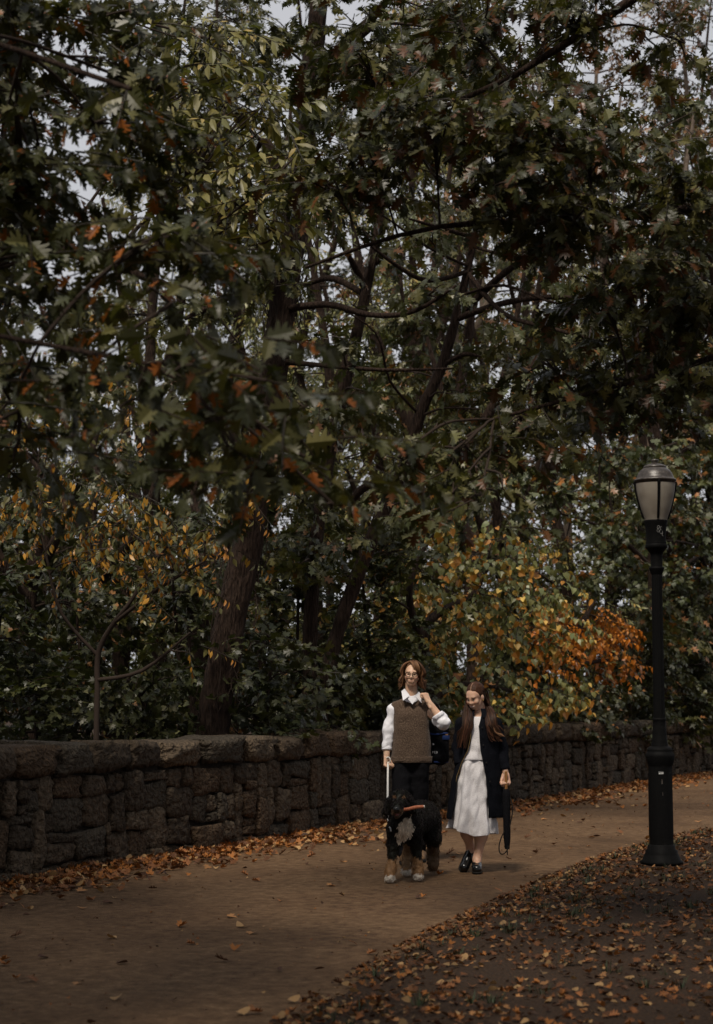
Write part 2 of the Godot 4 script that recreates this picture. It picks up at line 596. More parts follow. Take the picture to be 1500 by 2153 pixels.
# a kind of leaf: single leaves in its colours, and twigs that carry them
func leaf_kind(called: String, outline: Array, colors: Array, size: float, per_twig: int, twig: float, droop: float, spread: float, twigs := 3, pairs := false):
	var leaves := []
	for i in colors.size():
		for m in 3:                          # three shapes in every colour
			var own := []
			var slim := rng.randf_range(0.82, 1.12)
			for p in outline: own.append([p[0] + rng.randf_range(-0.015, 0.015) * signf(p[0]) * signf(1.0 - p[0]), p[1] * slim * rng.randf_range(0.88, 1.12), p[2]])
			leaves.append(leaf_bag(own, rng.randf_range(0.05, 0.55), rng.randf_range(-0.1, 0.5), colors[i][0] * rng.randf_range(0.85, 1.15), rng.randf_range(-0.6, 0.6)))
	var weights := []
	for c in colors: weights.append(c[1])
	var total := 0.0
	for w in weights: total += w
	var sprays := []
	for s in twigs:
		var picks := []                      # the colours in their shares, shuffled
		for i in per_twig:
			var mark := (i + rng.randf()) / per_twig * total
			var k := 0
			while k < weights.size() - 1 and mark > weights[k]:
				mark -= weights[k]
				k += 1
			picks.insert(rng.randi() % (picks.size() + 1), k)
		var bag := Bag.new()
		bag.tint = Color(0.035, 0.024, 0.018)
		var stem := PackedVector3Array([Vector3(0, 0.05 * twig, -0.55 * twig), Vector3(0, 0.04 * twig, 0), Vector3(0, -0.1 * twig, twig)])
		tube(bag, stem, PackedFloat32Array([0.006, 0.0045, 0.0025]), 3)
		var list := []
		for i in per_twig:
			var t := (i + rng.randf() * 0.7) / per_twig
			var foot := Vector3(0, 0.05 * twig, -0.4 * twig).lerp(Vector3(0, -0.1 * twig, twig), t)
			var yaw := (1.0 if i % 2 == 0 else -1.0) * rng.randf_range(0.5, 1.4) * spread * (1.0 - 0.6 * t)
			if pairs: yaw = (1.0 if i % 2 == 0 else -1.0) * 0.9
			var pitch := droop + rng.randf_range(-0.5, 0.5)
			var b := Basis(Vector3.UP, yaw) * Basis(Vector3.RIGHT, pitch) * Basis(Vector3.BACK, rng.randf_range(-0.7, 0.7))
			var sc := size * rng.randf_range(0.55, 1.2)
			var k: int = picks[i] * 3 + rng.randi() % 3
			var x := Transform3D(b.scaled(Vector3.ONE * sc), foot)
			list.append([x, k])
			bag.add(leaves[k], x)
		sprays.append({"mesh": bag.mesh(), "list": list})
	var singles := []
	for l in leaves: singles.append(l.mesh())
	species[called] = {"leaves": singles, "sprays": sprays, "size": size}


func make_leaf_kinds():
	var g1 := Color(0.042, 0.045, 0.016)
	var g2 := Color(0.068, 0.069, 0.024)
	var g3 := Color(0.110, 0.102, 0.036)
	var rust := Color(0.28, 0.090, 0.020)
	var brown := Color(0.13, 0.055, 0.018)
	leaf_kind("oak", OAK, [[g1, 6.0], [g2, 6.0], [g3, 3.0], [rust, 0.5], [brown, 0.35]], 0.128, 12, 0.26, 0.5, 1.0, 4)
	leaf_kind("far_oak", LOBED, [[g2, 5.0], [g3, 6.0], [Color(0.085, 0.095, 0.045), 3.0], [Color(0.20, 0.09, 0.03), 1.0]], 0.17, 11, 0.30, 0.45, 1.0)
	leaf_kind("rust_oak", LOBED, [[Color(0.19, 0.085, 0.035), 5.0], [Color(0.25, 0.12, 0.05), 3.0], [Color(0.10, 0.06, 0.03), 3.0], [g3, 2.0]], 0.16, 9, 0.30, 0.5, 1.0)
	leaf_kind("maple", MAPLE, [[Color(0.038, 0.044, 0.017), 6.0], [Color(0.056, 0.060, 0.023), 5.0], [Color(0.086, 0.084, 0.034), 2.0], [Color(0.22, 0.10, 0.03), 0.3]], 0.13, 11, 0.30, 0.25, 1.1, 4)
	leaf_kind("lit_maple", MAPLE, [[Color(0.070, 0.082, 0.040), 6.0], [Color(0.105, 0.115, 0.058), 5.0], [Color(0.15, 0.15, 0.08), 2.0], [Color(0.30, 0.13, 0.04), 0.6]], 0.14, 11, 0.30, 0.25, 1.1, 4)  # maple again, with the lit look put into lighter leaf colours
	leaf_kind("yellow", OVAL, [[Color(0.48, 0.245, 0.036), 5.0], [Color(0.40, 0.165, 0.026), 4.0], [Color(0.13, 0.115, 0.040), 4.0], [Color(0.060, 0.066, 0.030), 3.0]], 0.10, 10, 0.34, 1.05, 0.9)
	leaf_kind("redbud", HEART, [[Color(0.205, 0.210, 0.085), 5.0], [Color(0.130, 0.145, 0.060), 3.0], [Color(0.56, 0.37, 0.100), 4.0], [Color(0.54, 0.24, 0.050), 2.5]], 0.115, 9, 0.34, 0.75, 1.0)
	leaf_kind("orange", HEART, [[Color(0.56, 0.200, 0.030), 5.0], [Color(0.48, 0.150, 0.020), 3.0], [Color(0.34, 0.16, 0.04), 1.5]], 0.12, 9, 0.32, 0.95, 0.9)
	leaf_kind("hickory", LANCE, [[Color(0.200, 0.180, 0.060), 5.0], [Color(0.135, 0.135, 0.050), 4.0], [Color(0.32, 0.24, 0.075), 2.5]], 0.14, 9, 0.26, 0.35, 1.0, 3, true)
	leaf_kind("locust", LANCE, [[Color(0.24, 0.225, 0.085), 5.0], [Color(0.165, 0.175, 0.066), 5.0], [Color(0.38, 0.25, 0.07), 1.2]], 0.12, 12, 0.36, 0.4, 1.0)


# ---------------------------------------------------------------- ground, path, lawn
func along_line(line: PackedVector3Array, s: float) -> Array:
	var left := s
	for i in line.size() - 1:
		var d := line[i].distance_to(line[i + 1])
		if left <= d or i == line.size() - 2:
			return [line[i].lerp(line[i + 1], left / d), (line[i + 1] - line[i]).normalized()]
		left -= d
	return []


func line_length(line: PackedVector3Array) -> float:
	var t := 0.0
	for i in line.size() - 1: t += line[i].distance_to(line[i + 1])
	return t


func nearest_on(line: PackedVector3Array, p: Vector3) -> Vector3:
	var best := line[0]
	for i in line.size() - 1:
		var q := Geometry3D.get_closest_point_to_segment(p, line[i], line[i + 1])
		if q.distance_squared_to(p) < best.distance_squared_to(p): best = q
	return best


func lawn_height(p: Vector3) -> float:
	var q := nearest_on(edge_line, p)
	var d := p.distance_to(q) * signf((p - q).dot(Vector3(1, 0, 0.35)))
	return clampf(d * 0.12, -0.03, 0.05) + 0.035 * noise.get_noise_2d(p.x * 0.7, p.z * 0.7) * clampf(d * 2.0, 0.0, 1.0) + 0.012 * noise.get_noise_2d(p.x * 4.0, p.z * 4.0) * clampf(d * 4.0, 0.0, 1.0)


func make_ground():
	var w := PackedVector3Array([Vector3(-7.0, 0, 2.0), Vector3(-5.35, 0, -6.5), Vector3(-4.1, 0, -11.2)])
	for p in [[0, 1862], [300, 1808], [540, 1772], [800, 1729], [1071, 1692], [1285, 1656], [1500, 1625]]:
		w.append(on_ground(p[0], p[1]))
	w.append(w[w.size() - 1] + Vector3(2.6, 0, -3.6))
	w.append(w[w.size() - 1] + Vector3(4.0, 0, -3.6))
	wall_line = curve_through(w, 4)
	var e := PackedVector3Array([Vector3(-2.2, 0, 3.0), Vector3(-1.3, 0, -3.0), Vector3(-0.55, 0, -7.0)])
	for p in [[700, 2099], [929, 1965], [1105, 1880], [1270, 1807], [1390, 1772], [1500, 1745]]:
		e.append(on_ground(p[0], p[1]))
	e.append(e[e.size() - 1] + Vector3(1.6, 0, -2.0))
	e.append(e[e.size() - 1] + Vector3(3.0, 0, -2.4))
	e.append(e[e.size() - 1] + Vector3(8.0, 0, -4.0))
	edge_line = curve_through(e, 4)
	# wide earth sheet
	var bag := Bag.new()
	var far := 260.0
	bag.quad(bag.point(Vector3(-far, -0.03, far)), bag.point(Vector3(-far, -0.03, -far)), bag.point(Vector3(far, -0.03, -far)), bag.point(Vector3(far, -0.03, far)))
	bag.smooth()
	tag(part("ground", bag.mesh(), M.soil, self), "dark bare earth under the trees behind the wall", "ground", "", "structure")
	# the asphalt path between wall and lawn, slightly crowned
	bag = Bag.new()
	var rows := 90
	var lw := line_length(wall_line)
	var le := line_length(edge_line)
	for i in rows + 1:
		var t := float(i) / rows
		var a: Array = along_line(wall_line, t * lw)
		var b: Array = along_line(edge_line, t * le)
		var a0: Vector3 = a[0] + Vector3(-0.25, 0, 0)
		var b0: Vector3 = b[0] + Vector3(0.5, 0, 0)
		for k in 13:
			var u := k / 12.0
			var p := a0.lerp(b0, u)
			p.y = 0.012 * sin(u * PI) + 0.006 * noise.get_noise_2d(p.x * 0.8, p.z * 0.8) - 0.012
			bag.point(p)
	for i in rows:
		for k in 12:
			var q := i * 13 + k
			bag.quad(q, q + 13, q + 14, q + 1)
	bag.smooth()
	tag(part("path", bag.mesh(), M.asphalt, self), "brown grey asphalt path curving along the stone wall", "path", "", "structure")
	# lawn: from the asphalt edge outwards
	bag = Bag.new()
	var reach := PackedFloat32Array([-0.35, -0.12, 0.0, 0.1, 0.22, 0.36, 0.55, 0.8, 1.1, 1.5, 2.0, 2.7, 3.6, 5.0, 7.0, 10.0, 15.0])
	rows = 160
	for i in rows + 1:
		var a: Array = along_line(edge_line, float(i) / rows * le)
		var out: Vector3 = Vector3(-a[1].z, 0, a[1].x)
		for d in reach:
			var wob := 0.10 * noise.get_noise_2d(a[0].x * 2.2, a[0].z * 2.2) + 0.05 * noise.get_noise_2d(a[0].x * 9.0, a[0].z * 9.0)
			var p: Vector3 = a[0] + out * (d + wob * clampf(1.0 - d * 0.5, 0.0, 1.0))
			p.y = lawn_height(p) if d > 0.0 else -0.03 * clampf(-d * 8.0, 0.0, 1.0)
			bag.point(p)
	var n := reach.size()
	for i in rows:
		for k in n - 1:
			var q := i * n + k
			bag.quad(q, q + n, q + n + 1, q + 1)
	bag.smooth()
	tag(part("lawn", bag.mesh(), M.soil, self), "thin worn lawn strewn with brown leaves beside the path", "lawn", "", "structure")


# ---------------------------------------------------------------- wall of rubble stones with a coping
func stone_shape(seed_: float, round_: float, bulge: float, rough: float) -> ArrayMesh:
	var bag := Bag.new()
	var n := 5
	for f in 5:      # front, left, right, top, bottom
		var first := bag.v.size()
		for j in n + 1:
			for i in n + 1:
				var u := 2.0 * i / n - 1.0
				var v := 2.0 * j / n - 1.0
				var p: Vector3
				match f:
					0: p = Vector3(u, v, 1)
					1: p = Vector3(-1, v, u)
					2: p = Vector3(1, v, -u)
					3: p = Vector3(u, 1, -v)
					_: p = Vector3(u, -1, v)
				# rounded front corners, straight at the back
				var q := p
				var e := maxf(absf(p.x), absf(p.y))
				if p.z > -0.9:
					var l := pow(pow(absf(p.x), 6.0) + pow(absf(p.y), 6.0) + pow(maxf(p.z, 0.0), 6.0), 1.0 / 6.0)
					if l > 1.0: q = p.lerp(p / l, round_)
				q.x *= 1.0 + 0.13 * sin(seed_ * 3.1 + p.y * 1.3)
				q.y *= 1.0 + 0.12 * sin(seed_ * 5.7 + p.x * 1.6)
				if p.z > 0.5:
					q.z += bulge * (1.0 - p.x * p.x) * (1.0 - p.y * p.y)
				q += Vector3(noise.get_noise_3d(p.x * 1.3 + seed_ * 9, p.y * 1.3, p.z), noise.get_noise_3d(p.x * 1.3, p.y * 1.3 + seed_ * 7, p.z), 1.5 * noise.get_noise_3d(p.x * 1.4, p.y * 1.4, p.z + seed_ * 5)) * rough
				bag.point(q * 0.5)
		for j in n:
			for i in n:
				var a := first + j * (n + 1) + i
				bag.quad(a, a + n + 1, a + n + 2, a + 1)
	# join normals across the seams
	bag.smooth()
	var sums := {}
	for i in bag.v.size():
		var key := Vector3i((bag.v[i] * 2000.0).round())
		sums[key] = sums.get(key, Vector3.ZERO) + bag.n[i]
	for i in bag.v.size():
		bag.n[i] = (sums[Vector3i((bag.v[i] * 2000.0).round())] as Vector3).normalized()
	return bag.mesh()


func make_wall():
	var wall := thing("stone_wall", "low brown rubble stone wall with heavy coping running along the path", "wall")
	var shapes := []
	for i in 12: shapes.append(stone_shape(i * 1.7 + 0.3, 0.42, 0.04, 0.15))
	var caps := []
	for i in 8: caps.append(stone_shape(i * 2.3 + 20.1, 0.5, 0.03, 0.13))
	var total := line_length(wall_line)
	# core of mortar
	var core := Bag.new()
	var steps := 80
	for i in steps + 1:
		var a: Array = along_line(wall_line, total * i / steps)
		var back := Vector3(a[1].z, 0, -a[1].x)
		for p in [[0.05, -0.1], [0.05, 0.86], [0.5, 0.86], [0.5, -0.1]]:
			var q: Vector3 = a[0] + back * p[0]
			q.y = p[1]
			core.point(q)
	for i in steps:
		for k in 3:
			var q := i * 4 + k
			core.quad(q, q + 1, q + 5, q + 4)
	core.smooth()
	part("mortar_core", core.mesh(), M.mortar, wall)
	# rubble: stones packed on a fine grid
	var cell := 0.092
	var rows := 9
	var s0 := 11.0
	var s1 := total - 3.5
	var cols := int((s1 - s0) / cell)
	var count := 0
	var spare := []
	var taken := PackedByteArray()
	taken.resize(cols * rows)
	for r in rows:
		for c in cols:
			if taken[r * cols + c]: continue
			var wmax := 1
			while wmax < 6 and c + wmax < cols and not taken[r * cols + c + wmax]: wmax += 1
			var w := mini(wmax, [2, 2, 3, 3, 4, 4, 5, 6][rng.randi() % 8])
			if wmax - w == 1: w = wmax
			var h := mini(rows - r, [1, 1, 2, 2, 3, 3, 4, 5][rng.randi() % 8])
			if w >= 5: h = mini(h, 3)
			if rows - r - h == 1 and rng.randf() < 0.7: h += 1
			for y in h:
				for x in w: taken[(r + y) * cols + c + x] = 1
			var s := s0 + (c + w * 0.5) * cell
			var a: Array = along_line(wall_line, s)
			var back := Vector3(a[1].z, 0, -a[1].x)
			var proud := rng.randf_range(-0.03, 0.03)
			var b := Basis(a[1], Vector3.UP, a[1].cross(Vector3.UP)) * Basis(Vector3.BACK, rng.randf_range(-0.07, 0.07))
			var x := Transform3D(b.scaled_local(Vector3(w * cell * rng.randf_range(0.95, 1.01), h * cell * rng.randf_range(0.95, 1.01), 0.3)), a[0] + back * (0.13 - proud) + Vector3.UP * ((r + h * 0.5) * cell - 0.005 + rng.randf_range(-0.012, 0.012)) + a[1] * rng.randf_range(-0.012, 0.012))
			var look: int = rng.randi() % M.stone.size()
			if count < 300 and in_frame(x.origin, 60.0):
				var o := part("stone", shapes[rng.randi() % shapes.size()], M.stone[look], wall)
				o.transform = x
				count += 1
			else:
				spare.append(x)
	if spare.size():
		crowd("rubble", shapes[3], M.stone[0], wall, spare, spare.map(func(_x): return Color.WHITE))
	# coping blocks
	var s := s0 - 0.2
	while s < s1:
		var w := rng.randf_range(0.55, 0.95)
		var a: Array = along_line(wall_line, s + w * 0.5)
		var back := Vector3(a[1].z, 0, -a[1].x)
		var o := part("coping_stone", caps[rng.randi() % caps.size()], M.stone[rng.randi() % M.stone.size()], wall)
		var hgt := 0.27 + rng.randf_range(-0.018, 0.02)
		var b := Basis(a[1], Vector3.UP, a[1].cross(Vector3.UP)) * Basis(Vector3.UP, rng.randf_range(-0.03, 0.03)) * Basis(Vector3.BACK, rng.randf_range(-0.025, 0.025)) * Basis(Vector3.RIGHT, rng.randf_range(-0.03, 0.05))
		o.transform = Transform3D(b.scaled_local(Vector3(w * 0.985, hgt, 0.66)), a[0] + back * (0.27 + rng.randf_range(-0.015, 0.015)) + Vector3.UP * (0.835 + hgt * 0.5))
		s += w


# ---------------------------------------------------------------- the lamp post
func make_lamp():
	var foot := on_ground(1392, 1832)
	foot.y = lawn_height(foot) - 0.015
	var lamp := thing("street_lamp", "tall black iron lamp post with frosted acorn lantern on the lawn edge", "lamp post", foot)
	var bag := Bag.new()
	lathe(bag, [[0.0, 0.0], [0.185, 0.0], [0.185, 0.035], [0.165, 0.05], [0.150, 0.09], [0.140, 0.10], [0.140, 0.125], [0.122, 0.14], [0.118, 0.17], [0.104, 0.18]], 24)
	part("base", bag.mesh(), M.iron, lamp)
	bag = Bag.new()
	lathe(bag, [[0.108, 0.17], [0.107, 0.2], [0.104, 0.84], [0.112, 0.86], [0.124, 0.90], [0.130, 0.935], [0.130, 0.955], [0.118, 0.97], [0.112, 0.985], [0.118, 0.995], [0.108, 1.01], [0.082, 1.025]], 8)
	part("pedestal", bag.mesh(), M.iron, lamp)
	for k in 8:      # raised panels of the pedestal
		bag = Bag.new()
		var a := TAU * k / 8.0
		var out := Vector3(cos(a), 0, sin(a))
		var side := Vector3(-sin(a), 0, cos(a))
		for f in [[-0.030, 0.24, 0.098], [-0.030, 0.80, 0.0955], [0.030, 0.80, 0.0955], [0.030, 0.24, 0.098], [-0.026, 0.25, 0.1035], [-0.026, 0.79, 0.101], [0.026, 0.79, 0.101], [0.026, 0.25, 0.1035]]:
			bag.point(side * f[0] + Vector3.UP * f[1] + out * f[2])
		bag.quad(4, 5, 6, 7)
		for q in 4: bag.quad(q, (q + 1) % 4, 4 + (q + 1) % 4, 4 + q)
		bag.smooth()
		part("panel", bag.mesh(), M.iron, lamp)
	bag = Bag.new()
	lathe(bag, [[0.075, 1.02], [0.072, 1.05], [0.068, 1.06], [0.071, 1.075], [0.064, 1.09], [0.062, 1.13], [0.055, 1.20], [0.054, 1.245], [0.060, 1.25], [0.060, 1.265], [0.052, 1.27]], 24)
	part("lower_collar", bag.mesh(), M.iron, lamp)
	# fluted shaft
	bag = Bag.new()
	var sides := 48
	var heights := [1.26, 1.6, 2.0, 2.4, 2.575]
	for i in heights.size():
		for k in sides:
			var a := TAU * k / sides
			var r: float = lerpf(0.051, 0.046, i / 4.0) - (0.004 if k % 4 == 0 else 0.0012 if k % 2 == 1 else 0.0)
			bag.point(Vector3(cos(a) * r, heights[i], sin(a) * r))
	for i in heights.size() - 1:
		for k in sides:
			bag.quad(i * sides + k, (i + 1) * sides + k, (i + 1) * sides + (k + 1) % sides, i * sides + (k + 1) % sides)
	bag.smooth()
	part("shaft", bag.mesh(), M.iron, lamp)
	bag = Bag.new()
	lathe(bag, [[0.048, 2.53], [0.056, 2.55], [0.064, 2.57], [0.067, 2.58], [0.067, 2.59], [0.052, 2.595], [0.052, 2.70], [0.060, 2.72], [0.078, 2.745], [0.088, 2.755], [0.096, 2.765], [0.097, 2.785], [0.090, 2.795], [0.089, 2.80], [0.091, 2.81], [0.086, 2.82], [0.087, 2.88], [0.092, 2.94], [0.100, 2.985], [0.104, 3.0], [0.100, 3.008], [0.0, 3.01]], 32)
	part("fitter", bag.mesh(), M.iron, lamp)
	bag = Bag.new()
	lathe(bag, [[0.098, 3.005], [0.108, 3.04], [0.126, 3.09], [0.143, 3.15], [0.158, 3.21], [0.169, 3.27], [0.175, 3.32], [0.177, 3.352]], 40)
	lathe(bag, [[0.173, 3.352], [0.171, 3.32], [0.165, 3.27], [0.154, 3.21], [0.139, 3.15], [0.122, 3.09], [0.104, 3.04], [0.094, 3.005]], 40)
	part("lantern_globe", bag.mesh(), M.frosted, lamp)
	for k in 4:
		bag = Bag.new()
		var a := TAU * (k + 1) / 4.0 - 0.02
		var pts := PackedVector3Array()
		var radii := PackedFloat32Array()
		for q in [[0.107, 3.02], [0.128, 3.09], [0.145, 3.15], [0.160, 3.21], [0.171, 3.27], [0.178, 3.33], [0.180, 3.352]]:
			pts.append(Vector3(cos(a) * q[0], q[1], sin(a) * q[0]))
			radii.append(lerpf(0.010, 0.015, (q[1] - 3.0) / 0.35))
		tube(bag, pts, radii, 6)
		part("rib", bag.mesh(), M.iron, lamp)
	bag = Bag.new()
	lathe(bag, [[0.150, 3.335], [0.178, 3.335], [0.178, 3.352], [0.187, 3.356], [0.189, 3.366], [0.180, 3.374], [0.166, 3.38], [0.160, 3.40], [0.148, 3.43], [0.128, 3.455], [0.105, 3.472], [0.097, 3.474]], 40)
	var cap := part("cap", bag.mesh(), M.iron_cap, lamp)
	bag = Bag.new()
	lathe(bag, [[0.097, 3.470], [0.102, 3.476], [0.102, 3.486], [0.092, 3.496], [0.06, 3.508], [0.04, 3.512]], 32)
	part("cap_tier", bag.mesh(), M.iron_cap, cap)
	bag = Bag.new()
	lathe(bag, [[0.030, 3.508], [0.028, 3.53], [0.034, 3.536], [0.036, 3.546], [0.026, 3.552], [0.0, 3.554]], 20)
	part("finial", bag.mesh(), M.iron_cap, cap)
	# pale hand-drawn scribble on the fitter, and a worn sticker on the pedestal
	var strokes := [
		[[-0.016, 2.945], [-0.004, 2.953], [0.004, 2.943], [-0.006, 2.928], [-0.016, 2.918], [-0.018, 2.902], [-0.008, 2.895], [0.002, 2.905], [-0.004, 2.918], [-0.012, 2.926], [-0.018, 2.94]],
		[[0.024, 2.942], [0.012, 2.940], [0.008, 2.928], [0.018, 2.920], [0.006, 2.908], [0.006, 2.892], [0.016, 2.882], [0.026, 2.888]],
		[[0.034, 2.908], [0.036, 2.89], [0.030, 2.872], [0.036, 2.862], [0.042, 2.864]]]
	for s in strokes:
		bag = Bag.new()
		var pts := PackedVector3Array()
		var radii := PackedFloat32Array()
		for q in s:
			var r := 0.0885 + clampf((q[1] - 2.88) * 0.083, 0.0, 1.0)
			var a: float = q[0] / r + 0.14
			pts.append(Vector3(sin(a) * r, q[1], cos(a) * r))
			radii.append(0.0013)
		pts = curve_through(pts, 3)
		radii.resize(pts.size())
		radii.fill(0.0014)
		tube(bag, pts, radii, 4)
		part("scribble", bag.mesh(), M.marker, lamp)
	for q in [[-0.030, 0.012, 0.785, 0.81, 0.12], [-0.008, 0.004, 0.70, 0.745, 0.10], [0.0, 0.006, 0.60, 0.635, 0.10]]:
		bag = Bag.new()
		var z: float = 0.1035 if q[4] > 0.11 else 0.1042
		for p in [[q[0], q[2]], [q[0], q[3]], [q[1], q[3] - 0.004], [q[1], q[2] + 0.003]]:
			bag.point(Vector3(p[0], p[1], z))
		for p in 4: bag.point(bag.v[p] - Vector3(0, 0, 0.006))
		bag.quad(0, 1, 2, 3)
		for k in 4: bag.quad(k, (k + 1) % 4, 4 + (k + 1) % 4, 4 + k)
		bag.smooth()
		part("sticker" if q[4] > 0.11 else "paint_chip", bag.mesh(), M.marker if q[4] > 0.11 else M.iron_cap, lamp)


# ---------------------------------------------------------------- people
# a head that looks along +z, its origin between the ears at eye height; chin at -0.118
func head_form() -> Body:
	var h := body(0.022)
	h.ball(Vector3(0, 0.040, -0.018), 0.094, 0.98, 1.22)
	h.bone(Vector3(0, 0.03, 0.022), Vector3(0, -0.055, 0.028), 0.068, 0.052, 0.97, 1.02)
	h.ball(Vector3(0, -0.092, 0.052), 0.024)
	h.bone(Vector3(-0.050, -0.035, -0.005), Vector3(-0.018, -0.092, 0.045), 0.022, 0.020)
	h.bone(Vector3(0.050, -0.035, -0.005), Vector3(0.018, -0.092, 0.045), 0.022, 0.020)
	h.bone(Vector3(-0.032, 0.024, 0.078), Vector3(0.032, 0.024, 0.078), 0.013)
	h.bone(Vector3(0, 0.014, 0.088), Vector3(0, -0.026, 0.106), 0.007, 0.0095)
	h.ball(Vector3(-0.010, -0.032, 0.093), 0.0075)
	h.ball(Vector3(0.010, -0.032, 0.093), 0.0075)
	h.ball(Vector3(-0.038, -0.026, 0.064), 0.026)
	h.ball(Vector3(0.038, -0.026, 0.064), 0.026)
	h.bone(Vector3(-0.018, -0.061, 0.080), Vector3(0.018, -0.061, 0.080), 0.008)
	h.bone(Vector3(-0.014, -0.072, 0.080), Vector3(0.014, -0.072, 0.080), 0.008)
	h.ball(Vector3(-0.078, -0.008, -0.012), 0.026, 1.3, 2.6)
	h.ball(Vector3(0.078, -0.008, -0.012), 0.026, 1.3, 2.6)
	h.bone(Vector3(0, -0.03, -0.03), Vector3(0, -0.17, -0.045), 0.052, 0.054)
	return h


func head_bag(skin: Color, brow: Color, lips: Color) -> Bag:
	var h := head_form()
	var bag := Bag.new()
	h.into(bag, 0.0042, func(p: Vector3) -> Color:
		var c := skin
		if p.z > 0.055:
			if absf(p.x) < 0.026 and absf(p.y + 0.066 - p.x * p.x * 9.0) < 0.0085: c = skin.lerp(lips, 0.35)
			if absf(p.y - 0.027 + absf(p.x) * 0.08) < 0.0042 and absf(p.x) > 0.014 and absf(p.x) < 0.050: c = skin.lerp(brow, 0.85)
			if p.distance_to(Vector3(0.040 * signf(p.x), -0.030, 0.078)) < 0.020: c = c.lerp(Color(skin.r * 1.06, skin.g * 0.86, skin.b * 0.82), 0.5)
		c.a = 1.0
		return c)
	return bag


func hand_bag(curl: Array, thumb_out: float, mirror: float, skin: Color) -> Bag:
	# wrist at the origin, fingers along -y, palm towards +z, thumb on the +x side (mirror -1 flips it)
	var h := body(0.010)
	var roots := [0.030, 0.010, -0.011, -0.030]
	var reach := [0.068, 0.078, 0.072, 0.056]
	for i in 4:
		var knuckle := Vector3(roots[i] * mirror, -0.088 + 0.004 * absf(i - 1.3), 0.0)
		h.bone(Vector3(roots[i] * 0.6 * mirror, -0.008, 0), knuckle, 0.016, 0.0125)
		var at := knuckle
		var bend := 0.0
		for s in 3:
			bend += curl[i] * [0.8, 1.1, 0.7][s]
			var to: Vector3 = at + Vector3(roots[i] * 0.06 * mirror, -cos(bend), sin(bend)) * reach[i] * [0.45, 0.32, 0.25][s]
			h.bone(at, to, 0.0095 - 0.0008 * s, 0.0090 - 0.0008 * s)
			at = to
	var t0 := Vector3(0.022 * mirror, -0.022, 0.006)
	var t1 := t0 + Vector3(0.022 * mirror * thumb_out, -0.028, 0.014)
	var t2 := t1 + Vector3(0.006 * mirror * thumb_out, -0.026, 0.016)
	var t3 := t2 + Vector3(-0.006 * mirror, -0.018, 0.012)
	h.bone(t0, t1, 0.016, 0.0115)
	h.bone(t1, t2, 0.0105, 0.0098)
	h.bone(t2, t3, 0.0098, 0.008)
	h.bone(Vector3(0, 0.05, 0), Vector3(0, -0.01, 0), 0.026, 0.024, 1.25)
	var bag := Bag.new()
	h.into(bag, 0.0042, func(_p): return skin)
	return bag


func aim(from: Vector3, to: Vector3, palm: Vector3) -> Transform3D:
	var y := (from - to).normalized()
	var x := y.cross(palm).normalized()
	return Transform3D(Basis(x, y, x.cross(y)), from)


func lock_of_hair(bag: Bag, pts: Array, r: float, tint: Color):
	bag.tint = tint
	var line := curve_through(PackedVector3Array(pts), 4)
	var radii := PackedFloat32Array()
	for i in line.size():
		var t := float(i) / (line.size() - 1)
		radii.append(r * (0.55 + 0.9 * sin(PI * minf(t * 0.9 + 0.12, 1.0))) * (1.0 - 0.55 * t) + 0.0008)
	tube(bag, line, radii, 5, 0.0, 0.6)


func eyes(parent: Node, head: Transform3D, lidded := 0.7):
	for side in [-1.0, 1.0]:
		for q in [["eye", M.eye_white, 0.0105, 0.0], ["iris", M.eye_dark, 0.0084, 0.0044]]:
			var e := body(0.001)
			e.ball(Vector3(0.031 * side, 0.002, 0.0805 + q[3]), q[2])
			var bag := Bag.new()
			e.into(bag, 0.0025)
			var o := part(q[0], bag.mesh(), q[1], parent)
			o.transform = head * Transform3D(Basis.from_scale(Vector3(1.0, lidded, 1.0)), Vector3(0, 0.002 * (1.0 - lidded), 0))


func lashes(parent: Node, head: Transform3D):
	var form := head_form()
	for side in [-1.0, 1.0]:
		var bag := Bag.new()
		bag.tint = Color(0.03, 0.016, 0.010)
		var pts := PackedVector3Array()
		for k in 7:
			var x := (k - 3) / 3.0 * 0.0145
			var p := Vector3(0.031 * side + x, 0.0075 - x * x * 22.0, 0.125)
			while form.value(p) > 0.0: p.z -= 0.001
			pts.append(p)
		tube(bag, pts, PackedFloat32Array([0.0012, 0.002, 0.0026, 0.0028, 0.0026, 0.002, 0.0012]), 5)
		part("eyelash", bag.mesh(), M.brown_hair, parent).transform = head


func mouth(parent: Node, head: Transform3D, grin: bool):
	var form := head_form()
	for q in ([["teeth", 0.0046, 0.0, Color(0.60, 0.56, 0.52)], ["lip", 0.0026, 0.0058, Color(0.36, 0.10, 0.08)], ["lip", 0.0032, -0.0064, Color(0.38, 0.11, 0.085)]] if grin else [["mouth_line", 0.0019, 0.0, Color(0.16, 0.06, 0.045)]]):
		var bag := Bag.new()
		bag.tint = q[3]
		var pts := PackedVector3Array()
		var radii := PackedFloat32Array()
		for k in 9:
			var x := (k - 4) / 4.0 * 0.0235
			var p := Vector3(x, -0.0665 + x * x * 11.0 + q[2] * (1.0 - pow(x / 0.0235, 2.0)), 0.125)
			while form.value(p) > 0.0: p.z -= 0.001
			pts.append(p)
			radii.append(q[1] * (1.0 - 0.6 * pow(x / 0.0235, 2.0)))
		tube(bag, pts, radii, 6)
		part(q[0], bag.mesh(), M.skin, parent).transform = head


